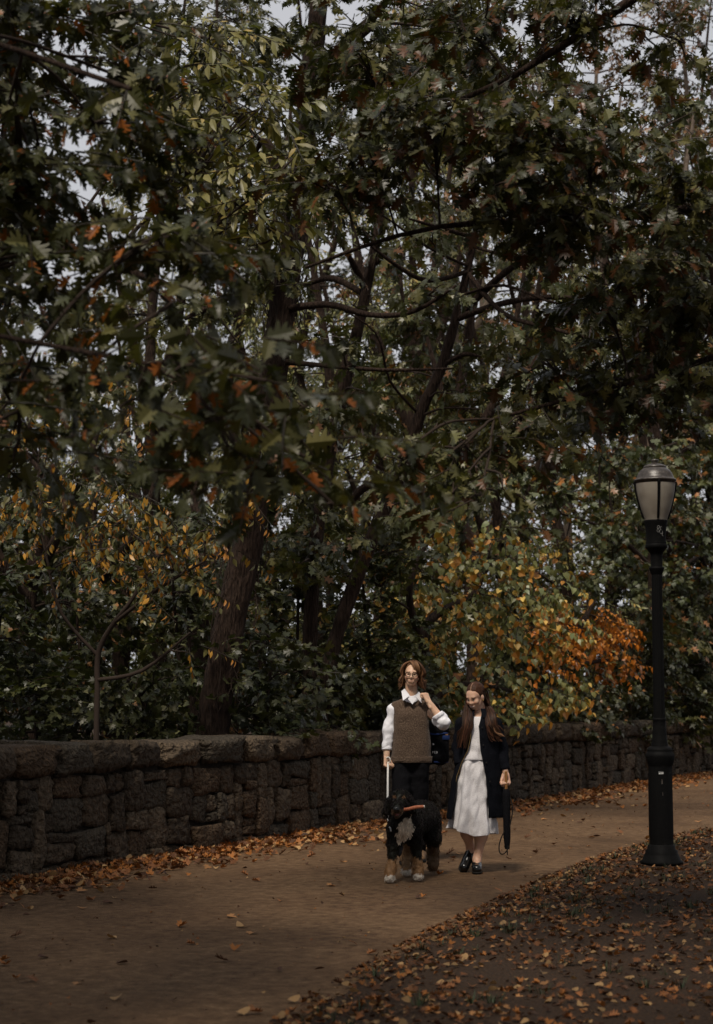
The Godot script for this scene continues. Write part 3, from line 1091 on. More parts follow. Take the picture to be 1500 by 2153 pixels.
func patch(bag: Bag, outline: Array, thick: float):
	# a flat piece of cloth through the given points, convex
	var n: Vector3 = (outline[2] - outline[0]).cross(outline[1] - outline[0]).normalized()
	var first := bag.v.size()
	var k := outline.size()
	for s in 2:
		for p in outline: bag.point(p - n * thick * s)
	for i in range(1, k - 1):
		bag.tri(first, first + i, first + i + 1)
		bag.tri(first + k, first + k + i + 1, first + k + i)
	for i in k:
		var j := (i + 1) % k
		bag.quad(first + i, first + k + i, first + k + j, first + j)
	bag.smooth(first)


func make_man():
	var man := thing("person", "person in brown knit vest over white shirt, walking with a hand on the shoulder", "person", Vector3(0.492, 0.0, -16.68))
	var skin := Color(0.58, 0.365, 0.245)
	# hidden frame under the clothes, then forearms, hands and head
	var b := body(0.04)
	b.bone(Vector3(-0.13, 1.385, -0.02), Vector3(0.14, 1.385, -0.02), 0.045)
	b.bone(Vector3(0.005, 1.33, -0.005), Vector3(0.0, 0.98, 0.0), 0.115, 0.110, 1.4)
	b.bone(Vector3(0.012, 1.62, -0.01), Vector3(0.005, 1.42, -0.03), 0.056, 0.060)
	for side in [-1.0, 1.0]:
		b.bone(Vector3(0.08 * side, 0.90, 0), Vector3(0.075 * side, 0.5, -0.06 * side), 0.08, 0.055)
	b.bone(Vector3(-0.075, 0.5, 0.06), Vector3(-0.055, 0.10, 0.14), 0.05, 0.035)
	b.bone(Vector3(0.075, 0.5, -0.06), Vector3(0.085, 0.13, -0.24), 0.05, 0.035)
	b.bone(Vector3(-0.150, 1.37, -0.01), Vector3(-0.200, 1.18, -0.005), 0.038, 0.038)
	b.bone(Vector3(-0.205, 1.18, -0.005), Vector3(-0.217, 0.965, 0.05), 0.042, 0.029)
	b.bone(Vector3(0.16, 1.37, -0.01), Vector3(0.294, 1.278, 0.16), 0.038, 0.040)
	b.bone(Vector3(0.296, 1.275, 0.16), Vector3(0.166, 1.458, 0.140), 0.043, 0.029)
	var bag := Bag.new()
	b.into(bag, 0.014, func(_p): return skin)
	var head := Transform3D((Basis(Vector3.UP, -0.10) * Basis(Vector3.RIGHT, -0.05) * Basis(Vector3.BACK, -0.06)).scaled(Vector3.ONE * 0.89), Vector3(0.018, 1.706, 0.012))
	bag.add(head_bag(skin, Color(0.10, 0.05, 0.025), Color(0.36, 0.14, 0.10)), head)
	bag.add(hand_bag([1.05, 1.15, 1.2, 1.2], 0.5, 1.0, skin), aim(Vector3(-0.217, 0.965, 0.05), Vector3(-0.213, 0.87, 0.07), Vector3(0.75, 0.1, 0.6)))
	bag.add(hand_bag([1.25, 1.3, 1.35, 1.4], 0.6, 1.0, skin), aim(Vector3(0.166, 1.458, 0.140), Vector3(0.128, 1.545, 0.110), Vector3(-0.75, 0.1, -0.6)))
	part("body", bag.mesh(), M.skin, man)
	eyes(man, head, 0.55)
	mouth(man, head, false)
	lashes(man, head)
	# white shirt
	var s := body(0.03)
	s.bumps = 0.016
	s.bump_size = 9.0
	s.bone(Vector3(-0.150, 1.385, -0.015), Vector3(-0.198, 1.20, -0.005), 0.050, 0.056)
	s.bone(Vector3(-0.198, 1.20, -0.005), Vector3(-0.213, 1.05, 0.025), 0.056, 0.045)
	s.bone(Vector3(-0.150, 1.395, -0.02), Vector3(0.15, 1.395, -0.02), 0.052)
	s.cuts.append(Plane(Vector3(-0.05, -0.97, 0.22).normalized(), Vector3(-0.215, 1.03, 0.03)))
	bag = Bag.new()
	s.into(bag, 0.010)
	part("shirt", bag.mesh(), M.shirt, man)
	s = body(0.025)
	s.bumps = 0.018
	s.bump_size = 11.0
	s.bone(Vector3(0.165, 1.398, -0.015), Vector3(0.292, 1.275, 0.16), 0.060, 0.060)
	s.bone(Vector3(0.296, 1.272, 0.16), Vector3(0.258, 1.330, 0.158), 0.060, 0.055)
	s.cuts.append(Plane(Vector3(-0.146, 0.203, -0.01).normalized(), Vector3(0.247, 1.345, 0.158)))
	bag = Bag.new()
	s.into(bag, 0.010)
	part("sleeve", bag.mesh(), M.shirt, man)
	for q in [[Vector3(-0.2135, 1.055, 0.024), Vector3(-0.2155, 1.022, 0.031), 0.0485], [Vector3(0.262, 1.323, 0.158), Vector3(0.240, 1.354, 0.157), 0.0575]]:
		s = body(0.01)
		s.bumps = 0.006
		s.bump_size = 16.0
		s.bone(q[0], q[1], q[2])
		var d: Vector3 = (q[1] - q[0]).normalized()
		s.cuts.append(Plane(d, q[1]))
		s.cuts.append(Plane(-d, q[0]))
		bag = Bag.new()
		s.into(bag, 0.009)
		part("cuff", bag.mesh(), M.shirt, man)
	bag = Bag.new()
	patch(bag, [Vector3(-0.080, 1.560, 0.028), Vector3(-0.052, 1.583, 0.052), Vector3(-0.006, 1.520, 0.098), Vector3(-0.068, 1.474, 0.105)], 0.004)
	patch(bag, [Vector3(0.052, 1.508, 0.098), Vector3(0.080, 1.555, 0.052), Vector3(0.096, 1.535, 0.035), Vector3(0.104, 1.452, 0.102)], 0.004)
	shell(bag, func(u: float, v: float) -> Vector3:
		var a := TAU * u
		return Vector3(0.008 + cos(a) * lerpf(0.075, 0.066, v), lerpf(1.505, 1.566, v) - 0.050 * maxf(sin(a), 0.0), -0.012 + sin(a) * lerpf(0.078, 0.066, v)), 20, 3, 0.004, true)
	patch(bag, [Vector3(-0.030, 1.500, 0.090), Vector3(0.064, 1.500, 0.090), Vector3(0.017, 1.440, 0.108)], 0.004)
	part("collar", bag.mesh(), M.shirt, man)
	# knitted vest
	var v := body(0.05)
	v.bumps = 0.010
	v.bump_size = 5.0
	v.bone(Vector3(-0.035, 1.450, -0.02), Vector3(-0.130, 1.410, -0.015), 0.056, 0.054)
	v.bone(Vector3(0.045, 1.450, -0.02), Vector3(0.145, 1.410, -0.015), 0.056, 0.054)
	v.bone(Vector3(-0.045, 1.32, 0.0), Vector3(-0.054, 0.90, 0.008), 0.112, 0.126, 1.22)
	v.bone(Vector3(0.060, 1.32, 0.0), Vector3(0.072, 0.90, 0.008), 0.112, 0.124, 1.22)
	v.cuts.append(Plane(Vector3(0, -1, 0), Vector3(0, 0.922, 0)))
	v.holes.append([Vector3(0.012, 1.562, 0.05), 0.076])
	bag = Bag.new()
	v.into(bag, 0.0105)
	var vest := part("vest", bag.mesh(), M.knit, man)
	bag = Bag.new()
	shell(bag, func(u: float, w: float) -> Vector3:
		var a := TAU * u
		var r := 0.006 * sin(a * 5.0) + 0.0022 * sin(a * 60.0)
		return Vector3(0.009 + cos(a) * (0.183 + r - 0.004 * w), lerpf(0.968, 0.912, w), 0.008 + sin(a) * (0.104 + r)), 120, 3, 0.008, true)
	part("ribbed_hem", bag.mesh(), M.knit, vest)
	# trousers
	var t := body(0.035)
	t.bumps = 0.010
	t.bump_size = 9.0
	t.bone(Vector3(-0.06, 0.95, 0.0), Vector3(0.065, 0.95, 0.0), 0.108, 0.108, 1.15)
	t.bone(Vector3(-0.082, 0.88, 0.0), Vector3(-0.080, 0.50, 0.06), 0.092, 0.078)
	t.bone(Vector3(-0.080, 0.50, 0.06), Vector3(-0.060, 0.09, 0.14), 0.078, 0.066)
	t.bone(Vector3(0.085, 0.88, 0.0), Vector3(0.083, 0.50, -0.05), 0.092, 0.078)
	t.bone(Vector3(0.083, 0.50, -0.05), Vector3(0.088, 0.12, -0.23), 0.078, 0.066)
	t.cuts.append(Plane(Vector3(0, -1, 0), Vector3(0, 0.075, 0)))
	bag = Bag.new()
	t.into(bag, 0.013)
	part("trousers", bag.mesh(), M.black_cloth, man)
	# brown shoes on dark soles
	for q in [[Vector3(-0.058, 0.045, 0.10), Vector3(-0.045, 0.045, 0.27)], [Vector3(0.088, 0.06, -0.27), Vector3(0.095, 0.035, -0.10)]]:
		s = body(0.03)
		s.bone(q[0] + Vector3(0, 0.03, 0), q[1], 0.046, 0.044)
		s.bone(q[0] + Vector3(0, 0.05, 0.02), q[0].lerp(q[1], 0.5) + Vector3(0, 0.02, 0), 0.045, 0.040)
		s.cuts.append(Plane(Vector3(0, -1, 0), Vector3(0, 0.024, 0)))
		bag = Bag.new()
		s.into(bag, 0.008)
		var shoe := part("shoe", bag.mesh(), M.tan_leather, man)
		s = body(0.02)
		s.bone(q[0] - Vector3(0, 0.02, 0), q[1] - Vector3(0, 0.02, 0), 0.049, 0.050)
		s.cuts.append(Plane(Vector3(0, -1, 0), Vector3(0, 0.002, 0)))
		s.cuts.append(Plane(Vector3(0, 1, 0), Vector3(0, 0.034, 0)))
		bag = Bag.new()
		s.into(bag, 0.008)
		part("sole", bag.mesh(), M.rubber, shoe)
		bag = Bag.new()
		for k in 3:
			var m: Vector3 = q[0].lerp(q[1], 0.45 + 0.12 * k) + Vector3(0, 0.062 - 0.008 * k, 0)
			tube(bag, PackedVector3Array([m + Vector3(-0.03, -0.012, 0), m, m + Vector3(0.03, -0.012, 0)]), PackedFloat32Array([0.003, 0.003, 0.003]), 4)
		part("lace", bag.mesh(), M.rubber, shoe)
	# shoulder-length wavy hair
	bag = Bag.new()
	var c := body(0.03)
	c.bumps = 0.010
	c.bump_size = 16.0
	c.ball(Vector3(0.004, 0.050, -0.028), 0.106, 1.0, 1.14)
	c.bone(Vector3(-0.080, 0.03, -0.03), Vector3(-0.088, -0.09, -0.035), 0.032, 0.026)
	c.bone(Vector3(0.082, 0.03, -0.03), Vector3(0.100, -0.09, -0.030), 0.036, 0.034)
	c.bone(Vector3(0, 0.03, -0.08), Vector3(0.01, -0.12, -0.075), 0.070, 0.050)
	c.cuts.append(Plane(Vector3(0, -0.34, 0.94).normalized(), Vector3(0, 0.088, 0.064)))
	c.cuts.append(Plane(Vector3(0, -0.02, 1.0).normalized(), Vector3(0, 0.0, 0.050)))
	var hair_tint := func(p: Vector3) -> Color:
		var f := 0.5 + 0.5 * noise.get_noise_3d(p.x * 60.0, p.y * 8.0, p.z * 60.0)
		return Color(0.038, 0.018, 0.010).lerp(Color(0.135, 0.068, 0.034), f)
	c.into(bag, 0.007, hair_tint)
	var r2 := RandomNumberGenerator.new()
	r2.seed = 5
	for i in 150:
		var a := r2.randf_range(-0.25, PI + 0.25)          # from one temple over the top to the other
		var back := r2.randf_range(-0.11, 0.05)
		var side := cos(a)
		var top := Vector3(0.012 + side * 0.045, 0.135 + 0.015 * sin(a), back * 0.6 - 0.005)
		var out := signf(side) if absf(side) > 0.12 else (1.0 if r2.randf() < 0.6 else -1.0)
		var wide := 0.092 + r2.randf_range(-0.006, 0.014) + (0.014 if out > 0 else 0.0)
		var fall := r2.randf_range(-0.13, -0.04)
		var z := back + r2.randf_range(-0.01, 0.01)
		var wave := r2.randf_range(0.004, 0.018)
		lock_of_hair(bag, [top, Vector3(out * wide * 0.82, 0.10, z + 0.012), Vector3(out * (wide + wave), 0.03, z + 0.014), Vector3(out * (wide - wave * 0.3), (fall + 0.03) * 0.5, z), Vector3(out * (wide + wave * 1.2), fall, z + r2.randf_range(-0.01, 0.015)), Vector3(out * (wide + 0.022 + wave), fall - 0.012 + r2.randf_range(-0.01, 0.03), z + 0.01)], r2.randf_range(0.005, 0.010), Color(0.036, 0.017, 0.009).lerp(Color(0.17, 0.086, 0.043), r2.randf()))
	for i in 22:                                            # fringe swept to one side over the brow
		var x0 := r2.randf_range(-0.03, 0.03)
		lock_of_hair(bag, [Vector3(x0, 0.140, 0.02), Vector3(x0 + 0.02, 0.128, 0.070), Vector3(x0 + 0.045, 0.085, 0.090), Vector3(minf(x0 + 0.062, 0.084), 0.035, 0.076), Vector3(0.092, -0.01, 0.045)], 0.006, Color(0.070, 0.033, 0.016).lerp(Color(0.21, 0.110, 0.055), r2.randf()))
	var hair := part("hair", bag.mesh(), M.brown_hair, man)
	hair.transform = head
	# glasses
	bag = Bag.new()
	for side in [-1.0, 1.0]:
		var ring := PackedVector3Array()
		var rr := PackedFloat32Array()
		for k in 19:
			var a := TAU * k / 18.0
			ring.append(Vector3(0.034 * side + cos(a) * 0.025, 0.000 + sin(a) * 0.0225, 0.108 - absf(cos(a) + side) * 0.004))
			rr.append(0.0030)
		tube(bag, ring, rr, 5)
		tube(bag, PackedVector3Array([Vector3(0.058 * side, 0.006, 0.102), Vector3(0.076 * side, 0.005, 0.05), Vector3(0.082 * side, 0.0, -0.02)]), PackedFloat32Array([0.0016, 0.0016, 0.0016]), 5)
	tube(bag, PackedVector3Array([Vector3(-0.010, 0.004, 0.111), Vector3(0, 0.008, 0.114), Vector3(0.010, 0.004, 0.111)]), PackedFloat32Array([0.0016, 0.0016, 0.0016]), 5)
	var specs := part("glasses", bag.mesh(), M.wire, man)
	specs.transform = head
	make_backpack(man.position)
	# white webbing lead from the hand to the dog's collar
	var lead := thing("dog_leash", "white webbing leash from hand down to the dog's neck", "leash", Vector3.ZERO)
	bag = Bag.new()
	var top := man.position + Vector3(-0.205, 0.915, 0.075)
	var line := curve_through(PackedVector3Array([top + Vector3(0.0, 0.03, 0.0), top, Vector3(0.272, 0.70, -15.9), Vector3(0.262, 0.52, -15.25), Vector3(0.275, 0.44, -14.93)]), 6)
	var wide_r := PackedFloat32Array()
	wide_r.resize(line.size())
	wide_r.fill(0.0095)
	tube(bag, line, wide_r, 6, 0.0, 0.35)
	part("strap", bag.mesh(), M.webbing, lead)
	bag = Bag.new()
	var loop := PackedVector3Array()
	var lr := PackedFloat32Array()
	for k in 13:
		var a := TAU * k / 12.0
		loop.append(top + Vector3(cos(a) * 0.022, 0.018 + sin(a) * 0.03, 0.004))
		lr.append(0.006)
	tube(bag, loop, lr, 6, 0.0, 0.5)
	part("hand_loop", bag.mesh(), M.webbing, lead)
	bag = Bag.new()
	tube(bag, PackedVector3Array([Vector3(0.275, 0.445, -14.93), Vector3(0.281, 0.415, -14.90)]), PackedFloat32Array([0.007, 0.007]), 8)
	part("clip", bag.mesh(), M.marker, lead)


func make_backpack(man: Vector3):
	var o := thing("backpack", "black backpack with blue band slung behind the shoulder of the vest wearer", "backpack", man + Vector3(0.20, 0.90, -0.20))
	var s := body(0.03)
	s.bumps = 0.006
	s.bump_size = 8.0
	for x in [-0.06, 0.085]:
		for y in [0.06, 0.31]:
			s.bone(Vector3(x, y, -0.03), Vector3(x, y, 0.02), 0.062)
	s.bone(Vector3(-0.06, 0.06, 0), Vector3(0.085, 0.06, 0), 0.07)
	s.bone(Vector3(-0.06, 0.30, 0), Vector3(0.085, 0.30, 0), 0.075)
	s.bone(Vector3(-0.04, 0.06, 0), Vector3(-0.04, 0.32, 0), 0.075)
	s.bone(Vector3(0.075, 0.06, 0), Vector3(0.075, 0.32, 0), 0.075)
	var bag := Bag.new()
	s.into(bag, 0.011)
	part("pack", bag.mesh(), M.black_cloth, o)
	s = body(0.015)
	s.bone(Vector3(0.125, 0.04, 0.03), Vector3(0.125, 0.22, 0.03), 0.040, 0.038)
	bag = Bag.new()
	s.into(bag, 0.009)
	part("side_pocket", bag.mesh(), M.black_cloth, o)
	bag = Bag.new()
	shell(bag, func(u: float, v: float) -> Vector3:
		var a := TAU * u
		return Vector3(0.125 + cos(a) * 0.042, lerpf(0.255, 0.215, v), 0.03 + sin(a) * 0.042), 20, 2, 0.004, true)
	part("blue_band", bag.mesh(), M.blue_cloth, o)
	bag = Bag.new()
	lathe(bag, [[0.0, 0.12], [0.030, 0.12], [0.032, 0.25], [0.031, 0.268], [0.022, 0.272], [0.0, 0.272]], 18)
	var bottle := part("bottle_cap", bag.mesh(), M.wood, o)
	bottle.position = Vector3(0.125, 0.002, 0.03)
	bag = Bag.new()
	shell(bag, func(u: float, v: float) -> Vector3: return Vector3(lerpf(-0.10, 0.150, u), 0.262 + 0.006 * sin(u * 9.0) + 0.016 * v, 0.084 - 0.02 * absf(u - 0.4)), 10, 2, 0.003)
	part("front_strap", bag.mesh(), M.blue_cloth, o)
	bag = Bag.new()
	shell(bag, func(u: float, v: float) -> Vector3: return Vector3(lerpf(0.02, 0.155, u), 0.005 + 0.014 * v, 0.068 - 0.03 * u * u), 8, 2, 0.003)
	part("base_piping", bag.mesh(), M.blue_cloth, o)
	var text := TextMesh.new()
	text.text = "rca"
	text.font_size = 32
	text.pixel_size = 0.0011
	text.depth = 0.002
	text.horizontal_alignment = HORIZONTAL_ALIGNMENT_LEFT
	var letters := part("lettering", text, M.pale_print, o)
	letters.position = Vector3(0.004, 0.104, 0.082)
	bag = Bag.new()
	patch(bag, [Vector3(0.010, 0.165, 0.084), Vector3(0.010, 0.185, 0.084), Vector3(0.022, 0.178, 0.084), Vector3(0.026, 0.168, 0.084)], 0.003)
	part("emblem", bag.mesh(), M.pale_print, o)
	bag = Bag.new()
	tube(bag, curve_through(PackedVector3Array([Vector3(-0.06, 0.36, 0.03), Vector3(-0.045, 0.50, 0.16), Vector3(-0.050, 0.60, 0.25), Vector3(-0.068, 0.640, 0.290), Vector3(-0.066, 0.60, 0.315)]), 5), PackedFloat32Array([0.02, 0.02, 0.02, 0.02, 0.02, 0.02, 0.02, 0.02, 0.02, 0.018, 0.018, 0.018, 0.016, 0.016, 0.014, 0.014, 0.012, 0.012, 0.012, 0.010, 0.010]), 8, 0.0, 0.45)
	part("shoulder_strap", bag.mesh(), M.black_cloth, o)


func between(table: Array, h: float, k: int) -> float:
	# a table of rows that begin with a falling height
	for i in table.size() - 1:
		if h >= table[i + 1][0]:
			var t: float = clampf((table[i][0] - h) / (table[i][0] - table[i + 1][0]), 0.0, 1.0)
			return lerpf(table[i][k], table[i + 1][k], t)
	return table[table.size() - 1][k]


func make_woman():
	var o := thing("person", "person in long open navy coat over white dress, smiling down at the dog", "person", Vector3(1.064, 0.0, -15.85))
	var skin := Color(0.58, 0.35, 0.24)
	var b := body(0.035)
	b.bone(Vector3(-0.12, 1.285, -0.01), Vector3(0.13, 1.285, -0.01), 0.042)
	b.bone(Vector3(0.0, 1.25, 0.0), Vector3(-0.005, 0.95, 0.0), 0.100, 0.100, 1.35)
	b.bone(Vector3(-0.012, 1.42, 0.0), Vector3(0.008, 1.28, -0.015), 0.046, 0.052)
	b.bone(Vector3(-0.08, 0.86, 0), Vector3(-0.115, 0.46, 0.02), 0.070, 0.050)
	b.bone(Vector3(0.03, 0.86, 0), Vector3(0.020, 0.46, 0.04), 0.070, 0.050)
	b.bone(Vector3(-0.120, 0.46, 0.03), Vector3(-0.108, 0.33, -0.02), 0.050, 0.051)
	b.bone(Vector3(-0.108, 0.33, -0.02), Vector3(-0.070, 0.19, -0.10), 0.050, 0.033)
	b.bone(Vector3(-0.070, 0.19, -0.10), Vector3(-0.108, 0.09, -0.03), 0.032, 0.028)
	b.bone(Vector3(0.020, 0.46, 0.04), Vector3(0.012, 0.31, 0.035), 0.048, 0.053)
	b.bone(Vector3(0.012, 0.31, 0.035), Vector3(-0.026, 0.11, 0.04), 0.052, 0.034)
	b.bone(Vector3(-0.026, 0.11, 0.04), Vector3(-0.034, 0.05, 0.15), 0.032, 0.028)
	b.bone(Vector3(0.15, 1.27, -0.01), Vector3(0.200, 1.06, -0.01), 0.040, 0.036)
	b.bone(Vector3(0.200, 1.06, -0.01), Vector3(0.226, 0.845, 0.055), 0.036, 0.025)
	b.bone(Vector3(-0.15, 1.27, -0.01), Vector3(-0.178, 1.07, -0.04), 0.040, 0.036)
	b.bone(Vector3(-0.178, 1.07, -0.04), Vector3(-0.165, 0.93, 0.03), 0.036, 0.026)
	var bag := Bag.new()
	b.into(bag, 0.012, func(_p): return skin)
	var head := Transform3D((Basis(Vector3.UP, -0.62) * Basis(Vector3.RIGHT, 0.36) * Basis(Vector3.BACK, 0.02)).scaled(Vector3.ONE * 0.88), Vector3(-0.030, 1.503, 0.030))
	bag.add(head_bag(skin, Color(0.035, 0.018, 0.011), Color(0.40, 0.115, 0.085)), head)
	bag.add(hand_bag([1.15, 1.2, 1.2, 1.2], 0.4, -1.0, skin), aim(Vector3(0.226, 0.845, 0.055), Vector3(0.229, 0.76, 0.068), Vector3(-0.35, 0.0, 0.9)))
	bag.add(hand_bag([0.4, 0.4, 0.4, 0.4], 0.4, 1.0, skin), aim(Vector3(-0.165, 0.93, 0.03), Vector3(-0.150, 0.83, 0.02), Vector3(0.9, 0.0, 0.3)))
	part("body", bag.mesh(), M.skin, o)
	eyes(o, head, 0.42)
	mouth(o, head, true)
	lashes(o, head)
	# white top and skirt
	var top_rows := [[1.345, -0.010, 0.075, 0.060], [1.32, 0.0, 0.115, 0.075], [1.25, 0.0, 0.128, 0.096], [1.12, -0.01, 0.118, 0.102], [1.03, -0.022, 0.124, 0.102], [0.955, -0.045, 0.148, 0.112]]
	bag = Bag.new()
	shell(bag, func(u: float, v: float) -> Vector3:
		var h := lerpf(1.345, 0.955, v)
		var a := TAU * u
		var f := 0.003 * sin(h * 60.0 + 2.0 * sin(a * 2.0)) * smoothstep(0.35, 0.7, v) + 0.004 * sin(a * 7.0 + h * 9.0)
		return Vector3(between(top_rows, h, 1) + cos(a) * (between(top_rows, h, 2) + f), h + 0.010 * sin(a) * v - 0.012 * maxf(sin(a), 0.0) * (1.0 - v), sin(a) * (between(top_rows, h, 3) + f)), 48, 26, 0.004, true)
	part("blouse", bag.mesh(), M.linen, o)
	var skirt_rows := [[0.99, -0.035, 0.120, 0.095], [0.90, -0.045, 0.140, 0.115], [0.75, -0.050, 0.152, 0.135], [0.55, -0.054, 0.164, 0.148], [0.46, -0.056, 0.172, 0.155], [0.33, -0.056, 0.200, 0.165]]
	bag = Bag.new()
	shell(bag, func(u: float, v: float) -> Vector3:
		var h := lerpf(0.99, 0.335, v)
		var a := TAU * u
		var deep := 0.004 + 0.015 * smoothstep(0.05, 1.0, v)
		var f := deep * (sin(a * 6.0 + 0.8 + h) + 0.6 * sin(a * 11.0 + 1.7 + h * 3.0)) + 0.022 * noise.get_noise_2d(a * 1.6, h * 4.0)
		var front := maxf(sin(a), 0.0)
		var knee := 0.028 * exp(-pow((h - 0.50) / 0.10, 2.0)) * exp(-pow((cos(a) + 0.35) / 0.3, 2.0)) * front
		return Vector3(between(skirt_rows, h, 1) + cos(a) * (between(skirt_rows, h, 2) + f), h + v * v * (0.050 * maxf(-cos(a), 0.0) - 0.008 + 0.01 * sin(a * 3.0)), sin(a) * (between(skirt_rows, h, 3) + f) + knee), 110, 34, 0.003, true)
	part("skirt", bag.mesh(), M.linen, o)
	# long navy coat, open in front
	var coat_rows := [[1.375, -0.010, 0.070, 0.058, -0.050, 0.030], [1.345, 0.0, 0.118, 0.078, -0.050, 0.020], [1.315, 0.004, 0.165, 0.092, -0.054, 0.012], [1.25, 0.002, 0.175, 0.112, -0.062, -0.006], [1.12, 0.0, 0.176, 0.122, -0.082, 0.0], [1.03, -0.002, 0.178, 0.126, -0.104, 0.008], [0.967, -0.006, 0.184, 0.130, -0.142, 0.022], [0.82, -0.022, 0.212, 0.148, -0.196, 0.054], [0.60, -0.036, 0.236, 0.170, -0.222, 0.070], [0.465, -0.042, 0.250, 0.185, -0.240, 0.080]]
	bag = Bag.new()
	shell(bag, func(u: float, v: float) -> Vector3:
		var h := lerpf(1.375, 0.465, v)
		var cx := between(coat_rows, h, 1)
		var wx := between(coat_rows, h, 2)
		var wz := between(coat_rows, h, 3)
		var right := acos(clampf((between(coat_rows, h, 5) - cx) / wx, -0.98, 0.98))
		var left := acos(clampf((between(coat_rows, h, 4) - cx) / wx, -0.98, 0.98)) - TAU
		var a := lerpf(right, left, u)
		var f := 0.012 * v * sin(a * 5.0 + 0.7) + 0.010 * noise.get_noise_2d(a * 1.6, h * 5.0)
		return Vector3(cx + cos(a) * (wx + f), h + 0.006 * sin(a * 2.0) * v, sin(a) * (wz + f)), 90, 44, 0.010)
	var coat := part("coat", bag.mesh(), M.navy_wool, o)
	for q in [[Vector3(0.150, 1.275, -0.01), Vector3(0.202, 1.06, -0.012), Vector3(0.222, 0.875, 0.045)], [Vector3(-0.145, 1.275, -0.01), Vector3(-0.180, 1.07, -0.035), Vector3(-0.172, 0.92, 0.045)]]:
		var s := body(0.03)
		s.bumps = 0.008
		s.bump_size = 10.0
		s.bone(q[0], q[1], 0.058, 0.051)
		s.bone(q[1], q[2], 0.051, 0.043)
		s.cuts.append(Plane((q[2] - q[1]).normalized(), q[2]))
		bag = Bag.new()
		s.into(bag, 0.010)
		part("sleeve", bag.mesh(), M.navy_wool, coat)
	for side in [-1.0, 1.0]:
		bag = Bag.new()
		shell(bag, func(u: float, v: float) -> Vector3:
			var a := lerpf(PI * 0.5 - 0.35, -PI * 0.5, u) if side > 0 else lerpf(PI * 0.5 + 0.45, PI * 1.5, u)
			return Vector3(-0.005 + cos(a) * lerpf(0.062, 0.108, v), lerpf(1.405, 1.352, v) - 0.030 * maxf(sin(a), 0.0) * v, sin(a) * lerpf(0.055, 0.100, v)), 16, 4, 0.007)
		part("lapel", bag.mesh(), M.navy_wool, coat)
	bag = Bag.new()        # bright edge piping and buttons on the coat front
	var pts := PackedVector3Array()
	var radii := PackedFloat32Array()
	for i in 14:
		var h := lerpf(1.345, 0.78, i / 13.0)
		var cx := between(coat_rows, h, 1)
		var wx := between(coat_rows, h, 2)
		var x := between(coat_rows, h, 4)
		pts.append(Vector3(x - 0.003, h, between(coat_rows, h, 3) * sqrt(maxf(1.0 - pow((x - cx) / wx, 2.0), 0.02)) + 0.006))
		radii.append(0.0022)
	tube(bag, pts, radii, 5)
	part("zip_edge", bag.mesh(), M.gold, coat)
	for h in [1.24, 1.09, 0.94, 0.78]:
		bag = Bag.new()
		var x: float = between(coat_rows, h, 5) + 0.028
		var cx := between(coat_rows, h, 1)
		var wx := between(coat_rows, h, 2)
		lathe(bag, [[0.0, 0.004], [0.007, 0.004], [0.008, 0.0], [0.0, 0.0]], 12)
		var bt := part("button", bag.mesh(), M.rubber, coat)
		bt.transform = Transform3D(Basis(Vector3.RIGHT, PI / 2), Vector3(x, h, between(coat_rows, h, 3) * sqrt(1.0 - pow((x - cx) / wx, 2.0)) + 0.012))
	# loafers
	for q in [[Vector3(-0.060, 0.180, -0.125), Vector3(-0.135, 0.040, 0.010), Vector3(0.35, 0.45, 0.8)], [Vector3(-0.024, 0.052, -0.005), Vector3(-0.036, 0.036, 0.175), Vector3.UP]]:
		var dir: Vector3 = (q[1] - q[0]).normalized()
		var up: Vector3 = (q[2] - dir * q[2].dot(dir)).normalized()
		var x := Transform3D(Basis(up.cross(dir), up, dir), q[0])
		var len_: float = q[0].distance_to(q[1])
		var s := body(0.025)
		s.bone(Vector3(0, 0.018, 0.0), Vector3(0, 0.004, len_), 0.038, 0.041)
		s.bone(Vector3(0, 0.028, 0.01), Vector3(0, 0.020, len_ * 0.55), 0.036, 0.036)
		s.cuts.append(Plane(Vector3(0, -1, 0), Vector3(0, -0.018, 0)))
		s.holes.append([Vector3(0, 0.082, 0.045), 0.046])
		bag = Bag.new()
		s.into(bag, 0.006)
		var shoe := part("loafer", bag.mesh(), M.black_leather, o)
		shoe.transform = x
		s = body(0.02)
		s.bone(Vector3(0, -0.012, -0.002), Vector3(0, -0.012, len_), 0.042, 0.044)
		s.cuts.append(Plane(Vector3(0, -1, 0), Vector3(0, -0.036, 0)))
		s.cuts.append(Plane(Vector3(0, 1, 0), Vector3(0, -0.012, 0)))
		bag = Bag.new()
		s.into(bag, 0.007)
		part("sole", bag.mesh(), M.rubber, shoe)
		bag = Bag.new()
		shell(bag, func(u: float, v: float) -> Vector3: return Vector3(lerpf(-0.037, 0.037, u), 0.050 - 0.030 * pow(2.0 * u - 1.0, 2.0), len_ * 0.52 + 0.022 * v), 10, 2, 0.003)
		part("saddle_strap", bag.mesh(), M.black_leather, shoe)
	# long dark hair, half tied back
	bag = Bag.new()
	var c := body(0.02)
	c.bumps = 0.004
	c.bump_size = 25.0
	c.ball(Vector3(0, 0.046, -0.028), 0.103, 0.98, 1.20)
	c.bone(Vector3(0, 0.03, -0.07), Vector3(0, -0.12, -0.07), 0.066, 0.052)
	c.cuts.append(Plane(Vector3(0, -0.42, 0.90).normalized(), Vector3(0, 0.085, 0.068)))
	c.holes.append([Vector3(0.115, -0.012, 0.02), 0.045])
	c.holes.append([Vector3(-0.115, -0.012, 0.02), 0.040])
	var tint := func(p: Vector3) -> Color:
		var f := 0.5 + 0.5 * noise.get_noise_3d(p.x * 70.0, p.y * 30.0, p.z * 20.0)
		return Color(0.020, 0.009, 0.006).lerp(Color(0.075, 0.034, 0.019), f) if absf(p.x - 0.004) > 0.0045 or p.y < 0.09 or p.z < -0.01 else Color(0.20, 0.12, 0.08)
